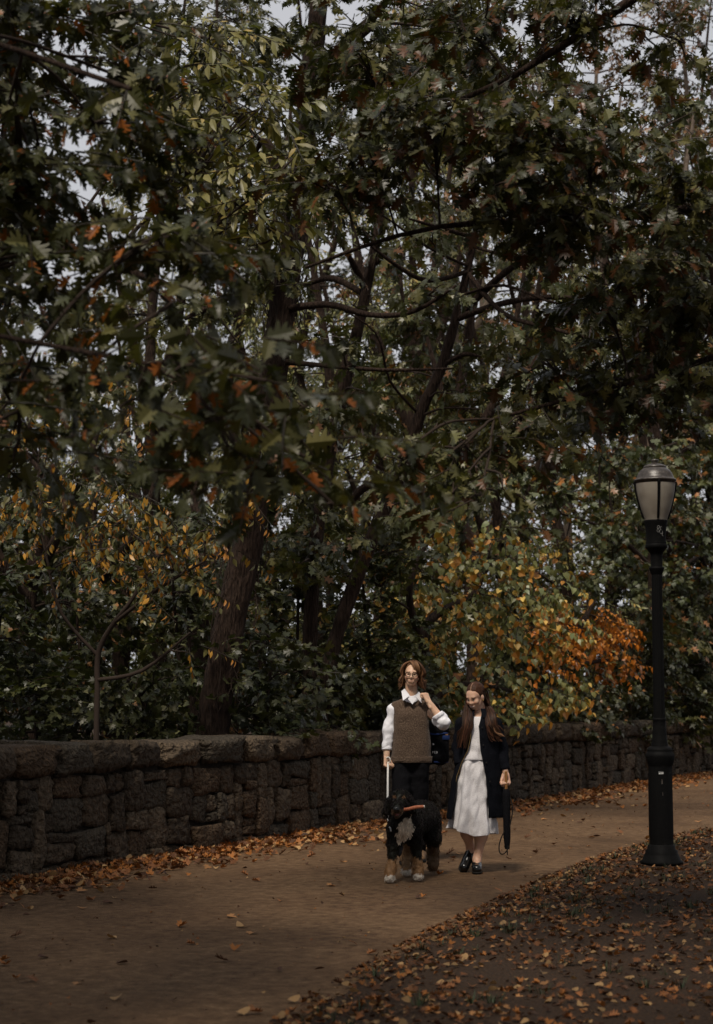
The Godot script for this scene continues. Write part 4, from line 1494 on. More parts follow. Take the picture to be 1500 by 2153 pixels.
	c.into(bag, 0.006, tint)
	var cap := Bag.new()
	cap.add(bag, head)
	var r2 := RandomNumberGenerator.new()
	r2.seed = 9
	for i in 120:
		var right := i % 2 == 0
		var k := r2.randf()
		var shade := Color(0.018, 0.008, 0.005).lerp(Color(0.085, 0.038, 0.020), r2.randf() * r2.randf())
		var wv := func(): return r2.randf_range(-0.010, 0.010)
		if right:
			var from := head * Vector3(r2.randf_range(0.03, 0.085), r2.randf_range(-0.02, 0.08), r2.randf_range(-0.10, -0.03))
			var x := lerpf(0.055, 0.145, k)
			var tip := Vector3(lerpf(0.075, 0.175, k) + wv.call(), r2.randf_range(1.14, 1.25), 0.125 - 0.03 * k)
			lock_of_hair(cap, [from, Vector3(lerpf(0.055, 0.10, k), 1.43, -0.035 + 0.03 * k), Vector3(x * 0.95 + wv.call(), 1.345, 0.055 + 0.02 * k), Vector3(x + wv.call() * 1.5, 1.27, 0.115 - 0.02 * k), tip, tip + Vector3(0.022 + wv.call(), -0.03, 0.004)], r2.randf_range(0.006, 0.011), shade)
		else:
			var from := head * Vector3(r2.randf_range(-0.085, -0.05), r2.randf_range(-0.04, 0.06), r2.randf_range(-0.08, 0.01))
			var x := lerpf(-0.150, -0.068, k)
			var tip := Vector3(lerpf(-0.185, -0.105, k) + wv.call(), r2.randf_range(1.09, 1.21), 0.118)
			lock_of_hair(cap, [from, Vector3(lerpf(-0.115, -0.072, k), 1.43, 0.02), Vector3(x * 0.9 + wv.call(), 1.335, 0.082), Vector3(x + wv.call() * 1.5, 1.25, 0.118), tip, tip + Vector3(-0.005 + wv.call(), -0.035, 0.002)], r2.randf_range(0.006, 0.011), shade)
	for i in 12:
		lock_of_hair(cap, [head * Vector3(0.03, 0.10, -0.05), head * Vector3(0.075, 0.075, -0.06), head * Vector3(0.088, 0.035, -0.095), head * Vector3(0.075, -0.03, -0.125), Vector3(0.105 + r2.randf_range(-0.01, 0.02), 1.36, 0.0)], 0.007, Color(0.05, 0.024, 0.014))
	for i in 6:
		lock_of_hair(cap, [Vector3(0.12, 1.24, 0.115), Vector3(0.14, 1.20, 0.118), Vector3(0.165 + 0.01 * i, 1.185 - 0.01 * (i % 3), 0.11), Vector3(0.20, 1.175 + r2.randf_range(-0.015, 0.01), 0.095)], 0.0035, Color(0.16, 0.085, 0.045))
	part("hair", cap.mesh(), M.brown_hair, o)
	bag = Bag.new()
	var e := body(0.002)
	e.ball(head * Vector3(0.084, -0.034, 0.0), 0.007)
	e.into(bag, 0.0025)
	part("earring", bag.mesh(), M.gold, o)
	make_umbrella(o.position)


func make_umbrella(at: Vector3):
	var o := thing("umbrella", "closed black umbrella with straight wooden handle and dangling strap", "umbrella", at + Vector3(0.2265, 0.0, 0.108))
	var bag := Bag.new()
	lathe(bag, [[0.0, 0.868], [0.011, 0.868], [0.013, 0.864], [0.0135, 0.80], [0.0125, 0.72], [0.011, 0.70], [0.0, 0.70]], 14)
	part("handle", bag.mesh(), M.wood, o)
	bag = Bag.new()
	shell(bag, func(u: float, v: float) -> Vector3:
		var a := TAU * u
		var r := lerpf(0.030, 0.024, v) * (0.55 if v < 0.03 else 1.0) * (1.0 - 0.35 * smoothstep(0.8, 1.0, v))
		r *= 1.0 + 0.16 * absf(sin(a * 4.0 + v * 5.0)) - 0.05
		return Vector3(cos(a) * r + 0.004 * v, lerpf(0.715, 0.205, v), sin(a) * r), 40, 16, 0.003, true)
	part("canopy", bag.mesh(), M.black_cloth, o)
	bag = Bag.new()
	tube(bag, PackedVector3Array([Vector3(0.0, 0.72, 0), Vector3(0.004, 0.20, 0), Vector3(0.005, 0.155, 0.0)]), PackedFloat32Array([0.005, 0.006, 0.005]), 8)
	part("ferrule", bag.mesh(), M.rubber, o)
	for q in [[[0.012, 0.70, 0.0], [0.045, 0.60, 0.02], [0.050, 0.52, 0.02], [0.035, 0.44, 0.02], [0.020, 0.385, 0.02]], [[-0.018, 0.36, 0.02], [-0.050, 0.30, 0.03], [-0.068, 0.23, 0.03], [-0.060, 0.175, 0.03], [-0.030, 0.165, 0.02], [0.000, 0.195, 0.02], [0.016, 0.235, 0.02]]]:
		bag = Bag.new()
		var pts := PackedVector3Array()
		for p in q: pts.append(Vector3(p[0], p[1], p[2]))
		pts = curve_through(pts, 5)
		var radii := PackedFloat32Array()
		radii.resize(pts.size())
		radii.fill(0.0055)
		tube(bag, pts, radii, 6, 0.0, 0.3)
		part("strap", bag.mesh(), M.rubber, o)


# ---------------------------------------------------------------- the dog
func make_dog():
	var o := thing("dog", "large curly black dog with white chest and tan legs walking on the path", "dog", Vector3(0.45, 0, -15.25))
	var at := -o.position
	var d := body(0.045)
	d.bumps = 0.014
	d.bump_size = 20.0
	var q := func(x: float, y: float, z: float) -> Vector3: return Vector3(x, y, -z) + at
	d.bone(q.call(0.400, 0.505, 15.08), q.call(0.572, 0.500, 15.60), 0.128, 0.122)
	d.ball(q.call(0.385, 0.450, 15.00), 0.105)
	d.bone(q.call(0.395, 0.55, 15.02), q.call(0.366, 0.635, 14.88), 0.080, 0.068)
	d.ball(q.call(0.360, 0.655, 14.82), 0.080, 1.0, 0.98)
	d.ball(q.call(0.356, 0.692, 14.81), 0.054, 1.0, 0.85)
	d.bone(q.call(0.342, 0.630, 14.75), q.call(0.320, 0.606, 14.615), 0.048, 0.034)
	d.bone(q.call(0.290, 0.682, 14.85), q.call(0.246, 0.575, 14.83), 0.024, 0.032, 1.4)
	d.bone(q.call(0.430, 0.682, 14.87), q.call(0.462, 0.580, 14.86), 0.024, 0.032, 1.4)
	# front legs
	d.bone(q.call(0.322, 0.43, 15.02), q.call(0.304, 0.30, 15.00), 0.062, 0.043)
	d.bone(q.call(0.304, 0.30, 15.00), q.call(0.280, 0.11, 14.93), 0.042, 0.032)
	d.bone(q.call(0.282, 0.11, 14.93), q.call(0.268, 0.042, 14.875), 0.036, 0.040)
	d.bone(q.call(0.468, 0.43, 15.06), q.call(0.490, 0.30, 15.09), 0.062, 0.044)
	d.bone(q.call(0.490, 0.30, 15.09), q.call(0.503, 0.11, 15.06), 0.042, 0.033)
	d.bone(q.call(0.503, 0.11, 15.06), q.call(0.506, 0.042, 15.01), 0.036, 0.040)
	# hind legs: thigh, shank to the hock, then down to the paw
	d.bone(q.call(0.510, 0.45, 15.58), q.call(0.455, 0.30, 15.46), 0.088, 0.055)
	d.bone(q.call(0.455, 0.30, 15.46), q.call(0.432, 0.18, 15.56), 0.050, 0.036)
	d.bone(q.call(0.432, 0.18, 15.56), q.call(0.418, 0.042, 15.42), 0.035, 0.040)
	d.bone(q.call(0.632, 0.45, 15.64), q.call(0.650, 0.30, 15.56), 0.088, 0.060)
	d.bone(q.call(0.650, 0.30, 15.56), q.call(0.656, 0.19, 15.72), 0.054, 0.042)
	d.bone(q.call(0.656, 0.19, 15.72), q.call(0.652, 0.075, 15.64), 0.042, 0.046)
	d.bone(q.call(0.60, 0.53, 15.70), q.call(0.63, 0.42, 15.84), 0.04, 0.04)
	d.cuts.append(Plane(Vector3(0, -1, 0), Vector3(0, 0.004, 0)))
	var chest: Vector3 = q.call(0.392, 0.405, 14.90)
	var nose: Vector3 = q.call(0.318, 0.610, 14.588)
	var coat := func(p: Vector3) -> Color:
		var n := noise.get_noise_3dv(p * 14.0) * 0.03
		var c := Color(0.0105, 0.0082, 0.0074)
		var w := p - at
		var leg := w.y < 0.30 and not (w.y > 0.24 and w.x < 0.40)
		if leg and w.y + n * 1.5 < 0.185 and w.z > -15.52: c = Color(0.21, 0.115, 0.052)
		if w.z < -15.4 and w.x < 0.56 and w.y + n < 0.27: c = Color(0.16, 0.095, 0.050)
		if w.z < -15.5 and w.x > 0.56 and w.y + n < 0.24: c = Color(0.10, 0.062, 0.034)
		if leg and w.y + n * 0.6 < 0.062 and w.x < 0.56: c = Color(0.52, 0.47, 0.40)
		var e := p - chest
		e.x = e.x * 1.5 - e.y * 0.35
		e.y *= 0.82
		if e.length() + n * 1.6 < 0.105 and w.z > -14.99 and w.y > 0.27: c = Color(0.62, 0.54, 0.43)
		if w.z > -14.74 and w.y < 0.612 and w.y > 0.53 and p.distance_to(nose) > 0.03: c = Color(0.075, 0.046, 0.028)
		for side in [-1.0, 1.0]:
			if p.distance_to(q.call(0.342 + 0.036 * side, 0.697, 14.752)) < 0.016: c = Color(0.12, 0.065, 0.032)
		return c
	var bag := Bag.new()
	d.into(bag, 0.012, coat)
	var skin := part("body", bag.mesh(), M.fur, o)
	# curls all over
	var r2 := RandomNumberGenerator.new()
	r2.seed = 77
	var fur := Bag.new()
	for i in 11000:
		var k := r2.randi() % bag.v.size()
		var p := bag.v[k]
		if p.y < 0.02 or p.distance_to(nose) < 0.06: continue
		var n := bag.n[k]
		var size := 0.016 if p.y > 0.30 else 0.009
		if p.y < 0.07: size = 0.009
		var down := (Vector3(r2.randf_range(-0.5, 0.5), -1.0, r2.randf_range(-0.5, 0.5)) - n * -0.15).normalized()
		var swirl := n.cross(down).normalized() * r2.randf_range(-0.6, 0.6)
		fur.tint = bag.c[k] * r2.randf_range(0.7, 1.5)
		fur.tint.a = 1.0
		tube(fur, PackedVector3Array([p - n * 0.004, p + n * size * 0.55 + swirl * size * 0.4, p + n * size * 0.55 + down * size * 0.8, p + n * size * 0.15 + down * size * 1.3 - swirl * size * 0.5]), PackedFloat32Array([size * 0.20, size * 0.19, size * 0.14, 0.001]), 4)
	part("fur", fur.mesh(), M.fur, o, "stuff")
	# muzzle: nose, open mouth, chin
	var s := body(0.008)
	s.ball(nose, 0.021, 1.2, 0.9)
	bag = Bag.new()
	s.into(bag, 0.004)
	part("nose", bag.mesh(), M.black_leather, o)
	s = body(0.02)
	s.bone(q.call(0.342, 0.578, 14.75), q.call(0.324, 0.551, 14.645), 0.034, 0.021)
	bag = Bag.new()
	s.into(bag, 0.006, func(_p): return Color(0.05, 0.034, 0.022))
	part("jaw", bag.mesh(), M.fur, o)
	s = body(0.01)
	s.bone(q.call(0.338, 0.584, 14.70), q.call(0.323, 0.567, 14.632), 0.017, 0.014, 1.0, 0.8)
	bag = Bag.new()
	s.into(bag, 0.004, func(_p): return Color(0.16, 0.045, 0.040))
	part("tongue", bag.mesh(), M.skin, o)
	for side in [-1.0, 1.0]:
		s = body(0.002)
		s.ball(q.call(0.340 + 0.040 * side, 0.668, 14.742), 0.012)
		bag = Bag.new()
		s.into(bag, 0.003)
		part("eye", bag.mesh(), M.eye_dark, o)
	# the stick it carries
	var stick := thing("chew_stick", "reddish chew stick held crosswise in the dog's mouth", "chew stick")
	bag = Bag.new()
	var a := at_depth(836, 1703, 14.66)
	var b := at_depth(892, 1696, 14.70)
	tube(bag, curve_through(PackedVector3Array([a, a.lerp(b, 0.35) + Vector3(0, -0.004, 0), a.lerp(b, 0.7) + Vector3(0, 0.003, 0), b]), 3), PackedFloat32Array([0.012, 0.013, 0.014, 0.013, 0.013, 0.014, 0.013, 0.012, 0.012, 0.0115]), 8, 0.25)
	part("stick", bag.mesh(), M.chew, stick)
	bag = Bag.new()
	tube(bag, PackedVector3Array([b - (b - a).normalized() * 0.004, b + (b - a).normalized() * 0.004]), PackedFloat32Array([0.013, 0.0125]), 8)
	part("bitten_end", bag.mesh(), M.webbing, stick)


# ---------------------------------------------------------------- trees
# skeleton: array of [points, radii]; the first is the trunk
func place_of(b: Array) -> Array:
	# a clump of foliage: [px, py, depth, half width px, half height px, half depth m, fullness] or [Vector3, Vector3 radii, fullness]
	if b[0] is Vector3: return [b[0], b[1], b[2]]
	var c := at_depth(b[0], b[1], b[2])
	var k: float = b[2] / FOCAL
	return [c, Vector3(b[3] * k, b[4] * k, b[5]), b[6] if b.size() > 6 else 1.0]


func wall_depth(px: float) -> float:
	# how far off the wall stands in that direction
	var rows := [[-400, 12.0], [0, 14.7], [300, 17.0], [540, 19.0], [800, 22.2], [1071, 25.6], [1285, 30.9], [1500, 37.2], [1650, 42.0]]
	for i in rows.size() - 1:
		if px <= rows[i + 1][0] or i == rows.size() - 2:
			return lerpf(rows[i][1], rows[i + 1][1], (px - rows[i][0]) / (rows[i + 1][0] - rows[i][0]))
	return 0.0


func set_behind(rows: Array, room: float, all_heights := false):
	# rows of [px, py, depth, ...]: what stands low is kept behind the wall
	for r in rows:
		if r[0] is Array: set_behind(r, room, all_heights)
		elif not r[0] is Vector3 and (r[1] > 900 or all_heights): r[2] = maxf(r[2], wall_depth(r[0]) + room)


func line_of(list: Array) -> Array:
	# [px, py, depth, radius] or [Vector3, radius] rows to a smooth line
	var pts := PackedVector3Array()
	var radii := PackedFloat32Array()
	for q in list:
		if q[0] is Vector3:
			pts.append(q[0]); radii.append(q[1])
		else:
			pts.append(at_depth(q[0], q[1], q[2])); radii.append(q[3])
	var smooth_pts := curve_through(pts, 4)
	var r := PackedFloat32Array()
	for i in smooth_pts.size():
		var t := i / 4.0
		var k := mini(int(t), radii.size() - 2) if radii.size() > 1 else 0
		r.append(lerpf(radii[k], radii[k + 1], t - k))
	return [smooth_pts, r]


func grow(called: String, label: String, group: String, trunk: Array, limbs: Array, kind: String, clumps: Array, opt := {}):
	var bark: Material = opt.get("bark", M.bark)
	if opt.has("behind"):
		set_behind(trunk, opt.behind, true)
		set_behind(limbs, opt.behind - 0.4, true)
		set_behind(clumps, opt.behind - 0.5, true)
	var stem := line_of(trunk)
	var o := thing(called, label, opt.get("category", "tree"), stem[0][0], group)
	var off: Vector3 = -o.position
	var bones := []
	var made := line_of(trunk)
	bones.append(made)
	for l in limbs: bones.append(line_of(l))
	for i in bones.size():
		var bag := Bag.new()
		var pts := PackedVector3Array()
		for p in bones[i][0]: pts.append(p + off)
		tube(bag, pts, bones[i][1], 14 if i == 0 else 9, 0.22)
		part("trunk" if i == 0 else "limb", bag.mesh(), bark, o)
	var crown := Node3D.new()
	crown.name = "crown"
	o.add_child(crown)
	var sp: Dictionary = species[kind]
	var spray: Dictionary = sp.sprays[opt.get("variant", 0) % sp.sprays.size()]
	var per: float = opt.get("per", 34.0)
	var scale: float = opt.get("scale", 1.0)
	var hang: float = opt.get("hang", 0.0)
	var places := []
	for b in clumps:
		var q := place_of(b)
		var c: Vector3 = q[0]
		var rad: Vector3 = q[1]
		var n := int(ceil(per * rad.x * rad.y * PI * q[2] / (scale * scale)))
		var inset: float = minf(opt.get("inset", 0.12), minf(rad.x, rad.y) * 0.6)
		rad = (rad - Vector3.ONE * inset).max(Vector3.ONE * 0.05)
		# a bough from the nearest wood to the clump, twigs from it
		var from: Vector3 = bones[0][0][0]
		var r0 := 0.02
		for bone in bones:
			for k in bone[0].size():
				var w: Vector3 = bone[0][k]
				var cost := w.distance_to(c) + maxf(0.0, w.y - c.y) * 0.6
				var best := from.distance_to(c) + maxf(0.0, from.y - c.y) * 0.6
				if cost < best:
					from = w
					r0 = bone[1][k]
		var wood := Bag.new()
		var reach := from.distance_to(c)
		var mid := from.lerp(c, 0.5) + Vector3(rng.randf_range(-0.1, 0.1), rng.randf_range(0.02, 0.14), rng.randf_range(-0.1, 0.1)) * reach
		var bough := curve_through(PackedVector3Array([from + off, from.lerp(mid, 0.5) + off + Vector3(0, 0.02 * reach, 0), mid + off, c + off]), 5)
		var thick: float = clampf(0.008 * reach + 0.012, 0.01, 0.07) * opt.get("wood", 1.0)
		thick = minf(thick, r0 * 0.8)
		var radii := PackedFloat32Array()
		for k in bough.size(): radii.append(lerpf(thick, 0.008, float(k) / bough.size()))
		tube(wood, bough, radii, 7, 0.15)
		var subs := maxi(2, int(n / opt.get("bunch", 7.0)))
		var left := n
		for s in subs:
			var d := Vector3(rng.randfn(), rng.randfn(), rng.randfn()).normalized() * pow(rng.randf(), 0.45)
			var sc := c + d * rad
			var root := bough[clampi(int(bough.size() * rng.randf_range(0.55, 1.0)), 0, bough.size() - 1)] - off
			var bend := root.lerp(sc, 0.55) + Vector3(rng.randf_range(-0.08, 0.08), rng.randf_range(0.0, 0.15), rng.randf_range(-0.08, 0.08)) * root.distance_to(sc)
			var twig := curve_through(PackedVector3Array([root + off, bend + off, sc + off]), 3)
			var tr := PackedFloat32Array()
			for k in twig.size(): tr.append(lerpf(0.009, 0.0035, float(k) / twig.size()))
			tube(wood, twig, tr, 4)
			var here := int(ceil(float(left) / (subs - s)))
			left -= here
			var spread: float = opt.get("spread", 0.2) * scale + 0.16 * minf(rad.x, rad.y)
			for k in here:
				var p := sc + Vector3(rng.randfn(), rng.randfn() * 0.7, rng.randfn()) * spread * 0.75
				var f := (p - c) / rad
				f.y = rng.randf_range(-0.75, 0.2) - hang
				f += Vector3(rng.randf_range(-0.8, 0.8), 0, rng.randf_range(-0.8, 0.8))
				f = f.normalized()
				var up := (Vector3.UP + Vector3(rng.randf_range(-0.6, 0.6), 0, rng.randf_range(-0.6, 0.6))).normalized()
				var x := up.cross(f)
				if x.length() < 0.05: x = Vector3.RIGHT
				x = x.normalized()
				places.append(Transform3D(Basis(x, f.cross(x), f).scaled_local(Vector3.ONE * scale * rng.randf_range(0.8, 1.2)), p))
		wood.smooth(wood.v.size())
		part("branch", wood.mesh(), M.twig, o)
	# the twigs that show largest are built leaf by leaf
	var singles: int = opt.get("singles", 300)
	var order := []
	for i in places.size():
		if in_frame(places[i].origin, 0.0): order.append([pixel_of(places[i].origin).z, i])
	order.sort_custom(func(a, b): return a[0] < b[0])
	var chosen := {}
	var count := 0
	for q in order:
		if count + spray.list.size() > singles: break
		chosen[q[1]] = true
		var x: Transform3D = places[q[1]]
		x.origin += off
		for leaf in spray.list:
			var l := part("leaf", sp.leaves[leaf[1]], M.leaf, crown)
			l.transform = x * leaf[0]
			count += 1
		var s: float = spray.list[spray.list.size() - 1][0].origin.z
		var stalk := Bag.new()
		tube(stalk, PackedVector3Array([x * Vector3(0, 0.01, -s * 0.4), x * Vector3(0, -0.02, s)]), PackedFloat32Array([0.005, 0.0025]), 4)
		part("twig", stalk.mesh(), M.twig, o)
	var rest := []
	var tints := []
	for i in places.size():
		if chosen.has(i): continue
		var x: Transform3D = places[i]
		x.origin += off
		rest.append(x)
		var v := rng.randf_range(0.75, 1.25)
		var warm := rng.randf_range(0.93, 1.07)
		tints.append(Color(v * warm, v, v * (2.0 - warm) * 0.97))
	if rest.size(): crowd("foliage", spray.mesh, M.leaf, crown, rest, tints)
	return o


func tangle(parent: Node3D, bone: Array, from: int, to: int, count: int, r2: RandomNumberGenerator):
	# hairy climbing roots on a trunk
	var bag := Bag.new()
	for i in count:
		var k := r2.randi_range(from, to)
		var c: Vector3 = bone[0][k] - parent.position
		var r: float = bone[1][k]
		var a := r2.randf() * TAU
		var pts := PackedVector3Array()
		var radii := PackedFloat32Array()
		var h := r2.randf_range(0.08, 0.22)
		for s in 5:
			a += r2.randf_range(-0.35, 0.35)
			var out := r * 1.02 + r2.randf_range(0.0, 0.10)
			pts.append(c + Vector3(cos(a) * out, h * s - 0.3, sin(a) * out))
			radii.append(0.006 - 0.0008 * s)
		tube(bag, curve_through(pts, 2), PackedFloat32Array([0.007, 0.006, 0.006, 0.005, 0.005, 0.004, 0.004, 0.003, 0.002]), 4)
	part("vine", bag.mesh(), M.twig, parent)


func make_trees():
	var r2 := RandomNumberGenerator.new()
	r2.seed = 314
	# oaks whose boughs hang over the path: the trunks stand outside the frame
	grow("oak_tree", "oak with large lobed dark leaves overhanging the path before the stone wall", "", [[Vector3(-6.6, -0.1, -9.5), 0.30], [Vector3(-6.4, 2.5, -9.3), 0.25], [Vector3(-5.9, 5.0, -9.0), 0.20], [Vector3(-5.4, 8.5, -8.6), 0.12], [Vector3(-5.2, 11.0, -8.4), 0.05]],
		[[[Vector3(-6.1, 4.2, -9.1), 0.06], [Vector3(-4.2, 5.0, -8.6), 0.03], [Vector3(-2.2, 4.6, -8.0), 0.014], [Vector3(-0.9, 3.9, -7.0), 0.010]], [[Vector3(-6.2, 3.3, -9.2), 0.06], [Vector3(-4.0, 3.5, -8.3), 0.026], [Vector3(-2.0, 3.1, -7.6), 0.012], [Vector3(-0.8, 2.75, -6.8), 0.009]], [[Vector3(-5.6, 6.0, -8.9), 0.09], [Vector3(-3.5, 7.0, -7.5), 0.06], [Vector3(-1.2, 7.2, -6.0), 0.03]]],
		"oak", [[40, 110, 8.8, 190, 170, 0.7], [10, 240, 8.4, 110, 90, 0.5], [0, 470, 8.2, 100, 80, 0.5], [0, 640, 8.0, 80, 90, 0.5], [20, 840, 7.8, 90, 70, 0.5], [330, 190, 8.8, 100, 80, 0.5, 0.7], [250, 70, 9.2, 150, 120, 0.6, 0.8], [50, 370, 8.2, 160, 150, 0.6], [230, 300, 8.0, 160, 140, 0.6, 0.8], [330, 500, 7.6, 160, 110, 0.5], [70, 540, 8.0, 95, 80, 0.5], [40, 740, 7.8, 100, 110, 0.5], [40, 930, 7.6, 130, 120, 0.5, 0.8], [360, 640, 7.2, 110, 80, 0.4, 0.9], [430, 770, 6.6, 140, 100, 0.4], [300, 880, 6.9, 150, 90, 0.4, 0.8], [560, 800, 6.4, 100, 70, 0.3, 0.8], [480, 940, 6.8, 120, 60, 0.35, 0.9], [640, 960, 7.2, 100, 70, 0.35, 0.9], [700, 1060, 7.2, 50, 45, 0.25],  # next row: crown out of view, clumps added to block sun on the path
		[Vector3(-3.5, 7.2, -7.4), Vector3(1.8, 0.9, 1.8), 0.7], [Vector3(-5.4, 9.6, -8.4), Vector3(2.4, 1.8, 2.2), 0.5], [Vector3(-4.2, 5.6, -6.0), Vector3(1.7, 1.3, 1.8), 0.6], [Vector3(-5.2, 6.6, -3.0), Vector3(2.0, 1.1, 2.0), 0.9], [Vector3(-1.6, 7.0, -0.4), Vector3(2.2, 1.1, 2.2), 0.9], [Vector3(-3.4, 7.6, -9.4), Vector3(1.6, 0.7, 1.4), 0.9], [Vector3(-5.0, 7.4, -12.0), Vector3(1.8, 1.0, 1.6), 0.8], [Vector3(-4.7, 5.6, -12.2), Vector3(1.6, 0.9, 1.4), 0.8], [Vector3(-4.4, 5.0, -10.4), Vector3(1.4, 0.9, 1.4), 0.8], [Vector3(-5.6, 5.4, -14.6), Vector3(1.6, 1.0, 1.5), 0.8], [Vector3(-5.6, 7.5, -0.4), Vector3(1.6, 0.8, 1.6), 1.3], [Vector3(-5.6, 7.5, -2.6), Vector3(1.6, 0.8, 1.6), 1.3], [Vector3(-5.6, 7.5, -4.8), Vector3(1.6, 0.8, 1.6), 1.3], [Vector3(-3.7, 7.5, -0.4), Vector3(1.6, 0.8, 1.6), 1.3], [Vector3(-3.7, 7.5, -2.6), Vector3(1.6, 0.8, 1.6), 1.3], [Vector3(-3.7, 7.5, -4.8), Vector3(1.6, 0.8, 1.6), 1.3], [Vector3(-1.9, 7.5, -0.4), Vector3(1.6, 0.8, 1.6), 1.3], [Vector3(-5.3, 7.4, -7.4), Vector3(1.7, 0.8, 1.6), 1.3]], {"per": 64.0, "scale": 0.9, "variant": 0, "wood": 0.45, "inset": 0.2, "spread": 0.17, "bunch": 2.5})
	grow("oak_tree", "oak on the lawn side whose leafy boughs reach over the lamp post", "", [[Vector3(5.6, -0.1, -10.2), 0.32], [Vector3(5.5, 2.5, -10.3), 0.27], [Vector3(5.2, 5.5, -10.4), 0.22], [Vector3(5.0, 9.0, -10.4), 0.13], [Vector3(4.9, 12.0, -10.3), 0.05]],
		[[[Vector3(5.3, 4.4, -10.4), 0.10], [Vector3(3.6, 4.7, -10.6), 0.05], [Vector3(1.8, 4.4, -10.7), 0.026], [Vector3(0.5, 4.3, -10.6), 0.016], [Vector3(-0.3, 4.0, -10.4), 0.009]], [[Vector3(5.4, 3.6, -10.3), 0.09], [Vector3(3.4, 3.9, -10.8), 0.04], [Vector3(2.0, 3.5, -10.9), 0.018], [Vector3(0.8, 3.1, -10.4), 0.010]], [[Vector3(5.2, 5.6, -10.4), 0.09], [Vector3(3.2, 6.6, -10.9), 0.05], [Vector3(1.0, 5.5, -11.4), 0.02], [Vector3(0.0, 5.2, -11.6), 0.010]], [[Vector3(5.1, 6.4, -10.4), 0.10], [Vector3(3.6, 7.6, -8.0), 0.06], [Vector3(2.2, 7.8, -5.6), 0.03]]],
		"oak", [[1440, 90, 11.4, 132, 99, 0.90, 0.5], [1200, 60, 11.4, 187, 121, 0.90, 0.8], [980, 50, 11.6, 187, 110, 0.90, 0.8], [780, 130, 11.6, 165, 121, 0.90, 0.8], [920, 250, 10.6, 198, 132, 0.90, 0.9], [1090, 290, 10.2, 198, 154, 0.90], [1240, 330, 10.6, 154, 121, 0.90, 0.9], [800, 330, 10.6, 143, 110, 0.75, 0.9], [690, 390, 10.6, 110, 99, 0.75, 0.8], [1420, 420, 10.6, 154, 165, 0.90], [1210, 470, 10.2, 165, 121, 0.75, 0.8], [1050, 430, 10.2, 121, 77, 0.75, 0.7], [1420, 640, 10.8, 154, 154, 0.90], [1270, 640, 10.8, 143, 121, 0.90, 0.8], [1440, 790, 10.8, 121, 88, 0.75], [1290, 800, 10.8, 132, 110, 0.75, 0.8], [1140, 760, 11.0, 110, 88, 0.75, 0.6], [1090, 900, 10.6, 121, 88, 0.68, 0.8], [950, 950, 10.0, 121, 77, 0.60, 0.8], [1010, 1040, 9.6, 121, 66, 0.60, 0.9], [840, 960, 10.0, 77, 55, 0.52, 0.7], [1220, 920, 11.8, 110, 66, 0.75, 0.6],  # next row: unseen high clumps, added to shade the near lawn
		[Vector3(3.4, 7.4, -8.2), Vector3(2.0, 1.0, 2.0), 0.7], [Vector3(5.2, 6.2, -7.0), Vector3(2.2, 1.6, 2.2), 0.6], [Vector3(5.0, 10.4, -10.4), Vector3(2.4, 1.8, 2.4), 0.5], [Vector3(4.0, 5.2, -4.4), Vector3(1.9, 1.3, 1.9), 0.8], [Vector3(3.2, 7.0, -1.0), Vector3(2.2, 1.2, 2.2), 0.9], [Vector3(1.0, 7.4, -3.0), Vector3(2.0, 1.0, 2.0), 0.9], [Vector3(1.6, 7.6, -6.6), Vector3(1.8, 0.8, 1.8), 0.9], [Vector3(2.8, 7.8, -5.0), Vector3(2.0, 1.0, 2.0), 0.9], [Vector3(6.0, 5.5, -13.0), Vector3(2.0, 1.6, 2.0), 0.6]], {"per": 52.0, "scale": 0.78, "variant": 1, "wood": 0.45, "inset": 0.2, "spread": 0.17, "bunch": 2.5})
	grow("hickory_tree", "hickory with pale olive narrow leaflets rising beside the overhanging oak", "", [[Vector3(-5.0, -0.1, -13.6), 0.20], [Vector3(-4.6, 3.0, -13.3), 0.16], [Vector3(-3.6, 5.2, -12.8), 0.11], [Vector3(-2.6, 6.8, -12.6), 0.06]],
		[[[Vector3(-4.1, 4.2, -13.0), 0.07], [Vector3(-2.4, 4.6, -12.3), 0.045], [Vector3(-1.2, 4.2, -11.8), 0.02]]],
		"hickory", [[430, 320, 12.2, 130, 120, 0.6, 1.0], [540, 410, 11.8, 100, 90, 0.5, 1.1], [390, 190, 12.6, 140, 120, 0.6, 0.8], [560, 510, 11.8, 70, 60, 0.4, 0.8], [520, 230, 12.6, 110, 100, 0.5, 0.8], [470, 90, 12.8, 120, 90, 0.6, 0.7], [620, 330, 12.2, 70, 70, 0.4, 0.6], [450, 460, 12.0, 90, 60, 0.4, 0.8]], {"per": 70.0, "variant": 0, "wood": 0.5, "inset": 0.16, "spread": 0.15, "bunch": 3.0})
	# the three trunks that show behind the wall
	var main_line := [[446, 1560, 20.0, 0.19], [452, 1500, 20.0, 0.185], [466, 1420, 20.0, 0.18], [484, 1310, 20.0, 0.175], [506, 1210, 20.0, 0.17], [527, 1110, 20.0, 0.165], [548, 980, 20.0, 0.16], [566, 850, 20.0, 0.155], [584, 720, 20.0, 0.15], [602, 600, 20.0, 0.14], [622, 470, 20.0, 0.135], [640, 310, 20.0, 0.125], [656, 150, 20.0, 0.115], [672, 0, 20.0, 0.10], [690, -200, 20.0, 0.07]]
